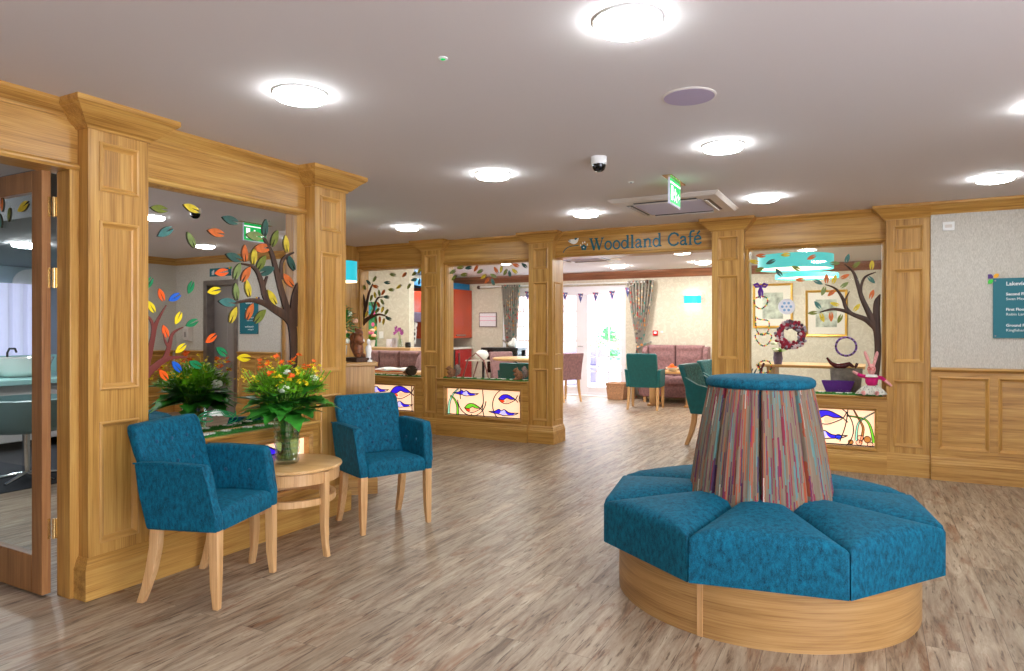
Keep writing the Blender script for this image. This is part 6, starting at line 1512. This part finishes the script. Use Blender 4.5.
# cafe chairs
def dining(name, label, x, y, rz, group, fab='mauve', z=.89):
    t = thing(name, label, 'chair', (x, y, 0), rz, group)
    mb = MB(); mb.puff([(-.22, -.23), (.24, -.23), (.24, .23), (-.22, .23)], .40, .48, .03, .012, 10); obj('seat', mb, fab, t, smooth=80)
    mb = MB(); rr = []
    for i in range(9):
        u = i/8; zz = .40+(z-.40)*u; xx = -.19-.10*u**1.3; w = .23-.01*u
        rr.append([(xx-.035+.0, -w, zz), (xx-.03, 0, zz), (xx-.035, w, zz), (xx+.035, w, zz), (xx+.04, 0, zz), (xx+.035, -w, zz)])
    mb.rings(rr); obj('backrest', mb, fab, t, bevel=.018, seg=3)
    for s in (-1, 1):
        def L(path):
            mb = MB(); mb.rings([[(x-h, s*.19-h, z), (x+h, s*.19-h, z), (x+h, s*.19+h, z), (x-h, s*.19+h, z)] for x, z, h in path]); return mb
        obj('leg', L([(.2, .41, .02), (.2, .2, .018), (.205, 0, .014)]), 'leg', t, bevel=.003); obj('leg', L([(-.19, .41, .02), (-.2, .25, .019), (-.235, .1, .017), (-.27, 0, .014)]), 'leg', t, bevel=.003)
    return t
dining('mauve_dining_chair', 'mauve dining chair in front of the French doors, beside the entrance pillar', -5.02, 11.45, math.radians(150), 'mauve dining chairs')
p = aty(499, 370, 9.3); dining('mauve_dining_chair', 'mauve buttoned chair at the round table, seen through the squirrel window', p.x-.3, 10.2, math.radians(-30), 'mauve dining chairs', z=.93)
tub_chair('teal_cafe_chair', 'teal vinyl chair seen squarely from behind, in front of the mauve sofa', (-3.34, 10.98), math.radians(96), 'teal café chairs', fab='tealvinyl', btn='tealvinyl', backh=.93, armh=.66, w=.28, arm_buttons=False)
tub_chair('teal_cafe_chair', 'scooped teal chair left behind the striped seat back, nearer of the pair', (-1.60, 7.98), math.radians(-10), 'teal café chairs', fab='tealvinyl', btn='tealvinyl', tuft='tealtuft', backh=.92, armh=.68, w=.27, scoop=True, arm_buttons=False)
tub_chair('teal_cafe_chair', 'scooped teal chair behind the striped seat back, farther of the pair', (-1.62, 9.0), math.radians(-10), 'teal café chairs', fab='tealvinyl', btn='tealvinyl', tuft='tealtuft', backh=.92, armh=.68, w=.27, scoop=True, arm_buttons=False)
p = aty(521, 375, 8.7); tub_chair('teal_cafe_chair', 'teal chair behind the right squirrel, at the round table', (p.x+.0, 8.75), math.radians(100), 'teal café chairs', fab='tealvinyl', btn='tealvinyl', backh=.85, armh=.64, w=.28, scoop=True, arm_buttons=False)
# basket
p = atz(620, 394, 0)
bk = thing('wicker_basket', 'woven wicker basket at the foot of the curtain', 'basket', (X(622.5), 12.2, 0)); bk.scale = (.75, .9, 1)
mb = MB(); mb.rings([[(-.2, -.16, 0), (.2, -.16, 0), (.2, .16, 0), (-.2, .16, 0)], [(-.24, -.19, .3), (.24, -.19, .3), (.24, .19, .3), (-.24, .19, .3)], [(-.22, -.17, .3), (.22, -.17, .3), (.22, .17, .3), (-.22, .17, .3)], [(-.18, -.14, .02), (.18, -.14, .02), (.18, .14, .02), (-.18, .14, .02)]]); obj('woven_body', mb, 'wicker', bk, bevel=.01)
mb = MB(); mb.tube([(-.24, -.19, .3), (.24, -.19, .3), (.24, .19, .3), (-.24, .19, .3), (-.24, -.19, .3)], .014, 8); obj('rim', mb, 'wicker', bk)
# napkins and oranges on the low table
p = Vector((-3.05, 11.35, .60))
fb = thing('fruit_bowl', 'white bowl holding orange fruit on the low café table', 'bowl', (-3.02, 11.5, .60))
mb = MB(); mb.lathe([(.01, 0), (.05, 0), (.11, .05), (.12, .07), (.11, .07), (.05, .015), (.01, .012)], 0, 0, 28); obj('bowl', mb, 'ceramic', fb, smooth=60)
for i, (dx, dy, dz, w_) in enumerate(((-.045, -.01, .055, 'leftmost'), (.04, .03, .055, 'rightmost'), (.0, -.02, .098, 'topmost'))):
    mb = MB(); mb.ball((-3.02+dx, 11.5+dy, .60+dz), .037, 14, 10); tag(obj('orange', mb, 'petal_orange', smooth=80), 'orange in the white bowl, %s of the three' % w_, 'fruit', 'oranges in the bowl')
# drum pendants beyond the rabbit window
def drum(x0, x1, y0, y1, y, label, rim=.0):
    a = aty(x0, y1, y); b = aty(x1, y0, y); r = (b.x-a.x)/2; cx = (a.x+b.x)/2
    t = thing('drum_pendant', label, 'pendant light', (cx, y, a.z))
    h = b.z-a.z
    mb = MB(); mb.lathe([(r, 0), (r, h), (r-.006, h), (r-.006, 0)], 0, 0, 60, False); obj('turquoise_shade', mb, 'aqua_lit', t, smooth=40)
    mb = MB(); mb.lathe([(.01, .02), (r-.01, .02), (r-.01, .028), (.01, .028)], 0, 0, 48); obj('diffuser', mb, 'shade_in', t, smooth=40)
    mb = MB(); mb.tube([(0, 0, h*.5), (0, 0, H-a.z)], .006, 6); obj('rod', mb, 'chrome', t)
drum(758, 834, 254, 271, 8.6, 'large turquoise drum pendant beyond the rabbit window')
drum(775, 839, 273, 279.5, 9.6, 'lower turquoise drum pendant right behind the large one')
# flowers in a vase on the plank table
p = aty(778, 364, 9.25)
tv = thing('cream_flower_vase', 'purple vase of cream flowers on the plank table', 'vase', (p.x, p.y, aty(790, 364, 9.4).z))
mb = MB(); mb.lathe([(.005, 0), (.045, 0), (.06, .08), (.05, .14), (.055, .16), (.045, .15), (.005, .02)], 0, 0, 24); obj('vase', mb, 'plum', tv, smooth=50)
mb = MB()
for k in range(24): petal_leaf(mb, (0, 0, .14), (math.cos(k*1.1), math.sin(k*1.1), 1.+.4*math.sin(k)), .14, .016, .3)
obj('leaves', mb, 'foliage2', tv)
for x, y, z in ((-.05, -.02, .27), (.06, -.03, .22), (-.02, -.04, .18), (.02, .03, .3)): mb = MB(); rose(mb, (x, y, z), .04); obj('cream_bloom', mb, 'petal_white', tv, smooth=60)
# kitchen run along the side wall, fronts facing the room
KX = -7.70
kf = lambda px: KX/(_d(px)[0]/_d(px)[1])
struct('wall_side', MB().box(-8.35, -8.3, 9.85, 12.6, 0, H-.002), 'cafepaper', 'kitchen side wall')
za, zb2 = atx(465, 338, KX).z, atx(465, 290, KX).z
zw = atx(465, 347, KX).z
ku = thing('wall_cupboard', 'tall glossy orange-red wall cupboard with bar handle in the squirrel window', 'cupboard', (KX-.3, 12.0, za))
obj('carcass', MB().box(KX-.58, KX-.02, 11.2, 12.58, za, zb2), 'red', ku, True)
for y0 in (11.2, 11.89):
    mb = MB(); mb.box(KX-.02, KX, y0+.003, y0+.687, za, zb2); dd = obj('door', mb, 'red', ku, True, bevel=.003)
    mb = MB(); mb.box(KX, KX+.03, y0+.05, y0+.40, za+.05, za+.075); obj('bar_handle', mb, 'steel', dd, True, bevel=.003)
kb = thing('base_cupboard', 'crimson base cupboard under a pale worktop in the squirrel window', 'cupboard', (KX-.3, 11.9, 0))
obj('worktop', MB().box(KX-.58, KX+.04, 10.0, 12.58, zw-.04, zw), 'worktop', kb, True, bevel=.004)
obj('carcass', MB().box(KX-.58, KX-.02, 10.0, 12.58, 0, zw-.04), 'red2', kb, True)
mb = MB(); mb.box(KX-.02, KX, 11.93, 12.57, .1, zw-.05); dd = obj('door', mb, 'red2', kb, True, bevel=.003)
mb = MB(); mb.box(KX, KX+.03, 12.03, 12.05, zw-.45, zw-.12); obj('bar_handle', mb, 'steel', dd, True)
mb = MB(); mb.box(KX-.02, KX+.005, 11.3, 11.9, .1, zw-.05); obj('appliance_door', mb, 'black', kb, True, bevel=.003)
tag(obj('splashback', MB().box(KX-.59, KX-.58, 10.0, 12.58, zw, za), 'tile'), 'grey tiled splashback between the red cupboards', 'splashback')
tag(obj('blue_bulkhead', MB().box(KX-.585, KX-.01, 10.0, 12.50, zb2+.002, 2.29), 'kblue'), 'blue painted bulkhead above the red cupboards', 'bulkhead')
c2 = thing('hood_cupboard', 'short orange cupboard over a mauve hood at the right edge of the leftmost window', 'cupboard', (KX-.3, 10.5, 1.5))
mb = MB(); mb.box(KX-.58, KX, 10.1, 11.0, atx(415, 312, KX).z, atx(415, 291, KX).z); obj('door', mb, 'red', c2, True, bevel=.003)
mb = MB(); mb.box(KX-.58, KX+.1, 10.15, 10.95, atx(415, 322, KX).z, atx(415, 312.5, KX).z); obj('canopy', mb, 'plum', c2, True, bevel=.01)
AY = 10.45
a, b = aty(409.5, 344, AY), aty(417, 322, AY)
mb = MB(); V = [[mb.v(a.x+(b.x-a.x)*k/12*(.75+.25*(1-j/8)), AY+.02*math.sin(k*1.2), b.z+(a.z-b.z)*j/8) for k in range(13)] for j in range(9)]
for j in range(8):
    for k in range(12): mb.face([V[j][k], V[j][k+1], V[j+1][k+1], V[j+1][k]])
o = obj('hanging_apron', mb, 'patch', smooth=80); o.modifiers.new('s', 'SOLIDIFY').thickness = .006; tag(o, 'black and white patterned apron hanging at the kitchen edge', 'apron')
# partition mural, light switch, shelf with things
a, b = aty(358, 346, 9.7), aty(377, 302, 9.7)
mb = MB(); mb.box(a.x-.6, b.x, 9.676, 9.696, a.z, b.z); tag(obj('meadow_mural', mb, 'mural'), 'colourful meadow painting on the partition behind the carved tree', 'painting')
wall_box('light_switch', 379.5, 331.5, 383.5, 338.5, .012, 'white', 'white light switch on the partition above the shelf', 'switch', 9.7, bevel=.003)
SY = 9.3; zs_ = aty(385, 347.5, SY-.15).z
sh = thing('pallet_shelf', 'pale timber shelf unit with dark slots behind the booth sofa', 'shelf', (aty(385, 350, SY).x, SY, 0))
xl, xr = aty(361, 350, SY).x, aty(416.5, 350, SY).x
mb = MB(); mb.box(xl-.3, xr, SY-.18, SY+.2, zs_-.05, zs_); obj('shelf_top', mb, 'tabletop', sh, True, bevel=.004)
mb = MB(); mb.box(xl-.3, xr, SY+.1, SY+.2, 0, zs_-.05)
for k in range(5): x = xl+(xr-.1-xl)*k/4; mb.box(x, x+.1, SY-.15, SY+.1, 0, zs_-.05)
mb.box(xl-.3, xr, SY-.14, SY+.1, 0, zs_-.17); obj('carcass', mb, 'leg', sh, True)
obj('slot_shade_block', MB().box(xl, xr-.05, SY+.02, SY+.1, zs_-.17, zs_-.05), 'black', sh, True)  # black block painted in for the shade inside the slots
p = aty(400, 347, SY); ov = thing('purple_orchid', 'purple flowers in a small vase on the timber shelf', 'flowers', (p.x, SY, zs_))
mb = MB(); mb.lathe([(.005, 0), (.04, 0), (.045, .1), (.03, .14), (.005, .14)], 0, 0, 20); obj('vase', mb, 'vaseglass', ov, smooth=50)
mb = MB()
for k in range(4): mb.tube([(0, 0, .05), (.02*math.cos(k*1.6), .02*math.sin(k*1.6), .2), (.06*math.cos(k*1.6), .05*math.sin(k*1.6), .3)], .004, 5)
obj('stems', mb, 'stem', ov)
for k in range(7): mb = MB(); flower(mb, (.07*math.cos(k*.9), -.03+.04*math.sin(k*.9), .24+.03*(k % 4)), .045, 6, (.2*math.cos(k), -1, .4)); obj('bloom', mb, 'petal_purple', ov)
for i, (px, m1, h1, l1) in enumerate(((389, 'pure', .14, 'white mug'), (394.5, 'grey', .16, 'grey jar'), (408, 'black', .09, 'small black jar'))):
    p = aty(px, 347, SY); mb = MB(); mb.lathe([(.005, 0), (.045, 0), (.05, h1*.5), (.045, h1), (.035, h1), (.005, h1*.5)], p.x, SY, 20)
    for v in mb.bm.verts: v.co.z += zs_
    tag(obj('shelf_jar', mb, m1, smooth=50), '%s on the timber shelf beside the purple flowers' % l1, 'jar')
p = aty(371, 346, SY); pk = thing('pink_flower_pot', 'pink and peach flowers at the left of the timber shelf', 'flowers', (p.x, SY, zs_))
mb = MB(); mb.lathe([(.005, 0), (.06, 0), (.08, .12), (.07, .12), (.005, .03)], 0, 0, 20); obj('pot', mb, 'ceramic', pk, smooth=50)
mb = MB()
for k in range(40): petal_leaf(mb, (0, 0, .1), (math.cos(k*1.3), math.sin(k*1.3), 1.+.5*math.sin(k)), .2, .02, .3)
obj('leaves', mb, 'foliage2', pk)
for k in range(7): mb = MB(); rose(mb, (.14*math.cos(k*.9+.4), -.08+.05*math.sin(k*2.), .2+.045*(k % 4)), .045); obj('bloom', mb, 'petal_pink' if k % 2 else 'petal_peach', pk, smooth=60)
# open magazines on the booth table
bx0, bx1 = aty(366, 378, 7.75).x, aty(410, 378, 7.75).x
bt_ = table('booth_table', 'pale table in front of the booth sofa, under the open magazine', (bx0+bx1)/2-.1, 7.85, 1.3, .55, .72)
mg = thing('open_magazine', 'open colourful magazine on the booth table', 'magazine', ((bx0+bx1)/2+.03, 7.82, .72), math.radians(8))
mb = MB(); V = [[mb.v(-.3+.6*k/12, y, .012+.014*abs(math.sin(k/12*2*PI))*(.6+.4*abs(y)/.2)+(.02 if y > 0 else 0)) for k in range(13)] for y in (-.2, .2)]
for k in range(12): mb.face([V[0][k], V[0][k+1], V[1][k+1], V[1][k]])
o = obj('pages', mb, spots_mat('magazine_print', (236, 232, 226), [(220, 90, 70), (90, 170, 170), (240, 236, 230), (240, 200, 90)], 9, .3), mg, smooth=60); o.modifiers.new('s', 'SOLIDIFY').thickness = .004
mb = MB(); mb.box(-.3, .3, -.2, .2, 0, .008); obj('cover', mb, 'petal_orange', mg)
# metal hoop trolley and dark table behind the squirrel window
p = aty(481, 370, 11.4)
tr = thing('hoop_trolley', 'thin red-brown hooped metal trolley with white top, by the cream wall', 'trolley', (p.x, 11.4, 0))
mb = MB()
for y in (-.2, .2): mb.tube([(-.28, y, 0), (-.30, y, .35), (-.18, y, .72), (.0, y, .86), (.18, y, .72), (.30, y, .35), (.28, y, 0)], .014, 8)
for z, x in ((.35, .3), (.72, .18)):
    for s in (-1, 1): mb.tube([(s*x, -.2, z), (s*x, .2, z)], .01, 6)
obj('hoop_frame', mb, flat('red_brown_metal', (124, 74, 66), .5), tr, smooth=60)
mb = MB(); mb.box(-.24, .24, -.19, .19, .70, .72); obj('shelf', mb, 'mount', tr); mb = MB(); mb.ball((.02, 0, .82), (.14, .12, .1)); obj('folded_cloth', mb, 'daisy', tr, smooth=80)
p = aty(504, 350, 11.9)
dt = thing('dark_side_table', 'dark narrow table against the wall under the curtain', 'table', (p.x, 11.9, 0))
zt2 = aty(504, 347.5, 11.9).z
mb = MB(); mb.box(-.42, .42, -.2, .2, zt2-.05, zt2); obj('tabletop', mb, 'black', dt, bevel=.004)
for sx_ in (-1, 1):
    for sy_ in (-1, 1): obj('leg', MB().box(sx_*.38-.02, sx_*.38+.02, sy_*.17-.02, sy_*.17+.02, 0, zt2-.05), 'black', dt)
mb = MB(); mb.box(-.3, .36, -.16, .16, .45, zt2-.05); obj('dark_crate', mb, 'blackgloss', dt, bevel=.004)
wc = MB(); p2 = aty(512, 347, 11.85); wc.ball((p2.x, 11.85, zt2+.07), (.09, .09, .07)); wc.ball((p2.x+.05, 11.83, zt2+.13), (.05, .05, .08)); tag(obj('white_cloth_bundle', wc, 'daisy', remesh=.02), 'crumpled white cloth bundle on the dark side table', 'cloth')
# ---------------------------------------------------------------- outside the French doors
struct('ground', MB().box(-16, 4, 12.85, 30, -.12, -.02), 'paving', 'pale sunlit terrace paving', 'ground')
hs = thing('brick_house', 'pale pink brick building beyond the French doors', 'building', (-9, 26, -.02))
obj('walls', MB().box(-16, -7.5, 24, 28, -.02, 2.9), 'brick', hs, True)
mb = MB(); mb.prism([(23.6, 2.9), (28.4, 2.9), (26, 4.6)], -16.3, -7.2, 'cab'); obj('roof', mb, 'roof', hs, True)
for x in (-14.6, -12.2, -9.8): 
    mb = MB(); mb.box(x, x+1.1, 23.95, 24.0, .9, 2.1); obj('window', mb, 'upvc', hs, True)
for i, (px, y, l) in enumerate(((572, 15.2, 'rattan garden chair outside the left door leaf'), (591, 16.2, 'rattan garden chair outside the right door leaf'))):
    p = aty(px, 330, y); t = thing('garden_chair', 'violet-grey '+l, 'garden chair', (p.x, y, -.02), 0, 'rattan garden chairs')
    mb = MB(); mb.box(-.35, .35, -.35, .35, 0, .4); obj('seat', mb, 'rattan', t, bevel=.03)
    mb = MB(); mb.box(-.35, .35, .23, .35, .4, .85); obj('backrest', mb, 'rattan', t, bevel=.03)
    for s in (-1, 1): mb = MB(); mb.box(s*.35-.06*(s > 0)-.0, s*.35+.06*(s < 0), -.35, .23, .4, .62); obj('arm', mb, 'rattan', t, bevel=.02)
p = aty(608, 340, 17.5); bs = thing('potted_bush', 'pale green bush in a white pot on the terrace', 'shrub', (p.x, 17.5, -.02))
mb = MB(); mb.lathe([(.01, 0), (.22, 0), (.3, .4), (.26, .4), (.01, .1)], 0, 0, 24); obj('pot', mb, 'white', bs, smooth=40)
mb = MB(); r_ = random.Random(2)
for k in range(500):
    a = r_.uniform(0, 2*PI); e = r_.uniform(-.8, 1.5); R0 = r_.uniform(.2, .5)
    petal_leaf(mb, (R0*math.cos(a)*math.cos(e), R0*math.sin(a)*math.cos(e), .85+R0*math.sin(e)), (math.cos(a), math.sin(a), e), .13, .04, .3)
o = obj('foliage', mb, 'bush', bs); o['kind'] = 'stuff'
# ---------------------------------------------------------------- world, camera
w = bpy.data.worlds.new('World'); bpy.context.scene.world = w; w.use_nodes = True
bg = w.node_tree.nodes['Background']; bg.inputs['Color'].default_value = (.80, .85, 1.0, 1); bg.inputs['Strength'].default_value = 8.5
cam = bpy.data.cameras.new('Camera'); co = bpy.data.objects.new('Camera', cam); C.objects.link(co)
cam.sensor_width = 36.; cam.lens = FOC/1024*36; cam.shift_y = -7/1024.; cam.clip_start = .05; cam.clip_end = 200
co.location = (0, 0, CH); co.rotation_euler = (PI/2, 0, _t)
sc = bpy.context.scene; sc.camera = co
sc.view_settings.view_transform = 'Standard'; sc.view_settings.look = 'None'; sc.view_settings.gamma = 1; sc.view_settings.use_curve_mapping = False
sc.view_settings.exposure = 0.36
try: sc.cycles.max_bounces = 10; sc.cycles.diffuse_bounces = 5; sc.cycles.transparent_max_bounces = 16; sc.cycles.glossy_bounces = 5; sc.cycles.sample_clamp_indirect = 6
except Exception: pass
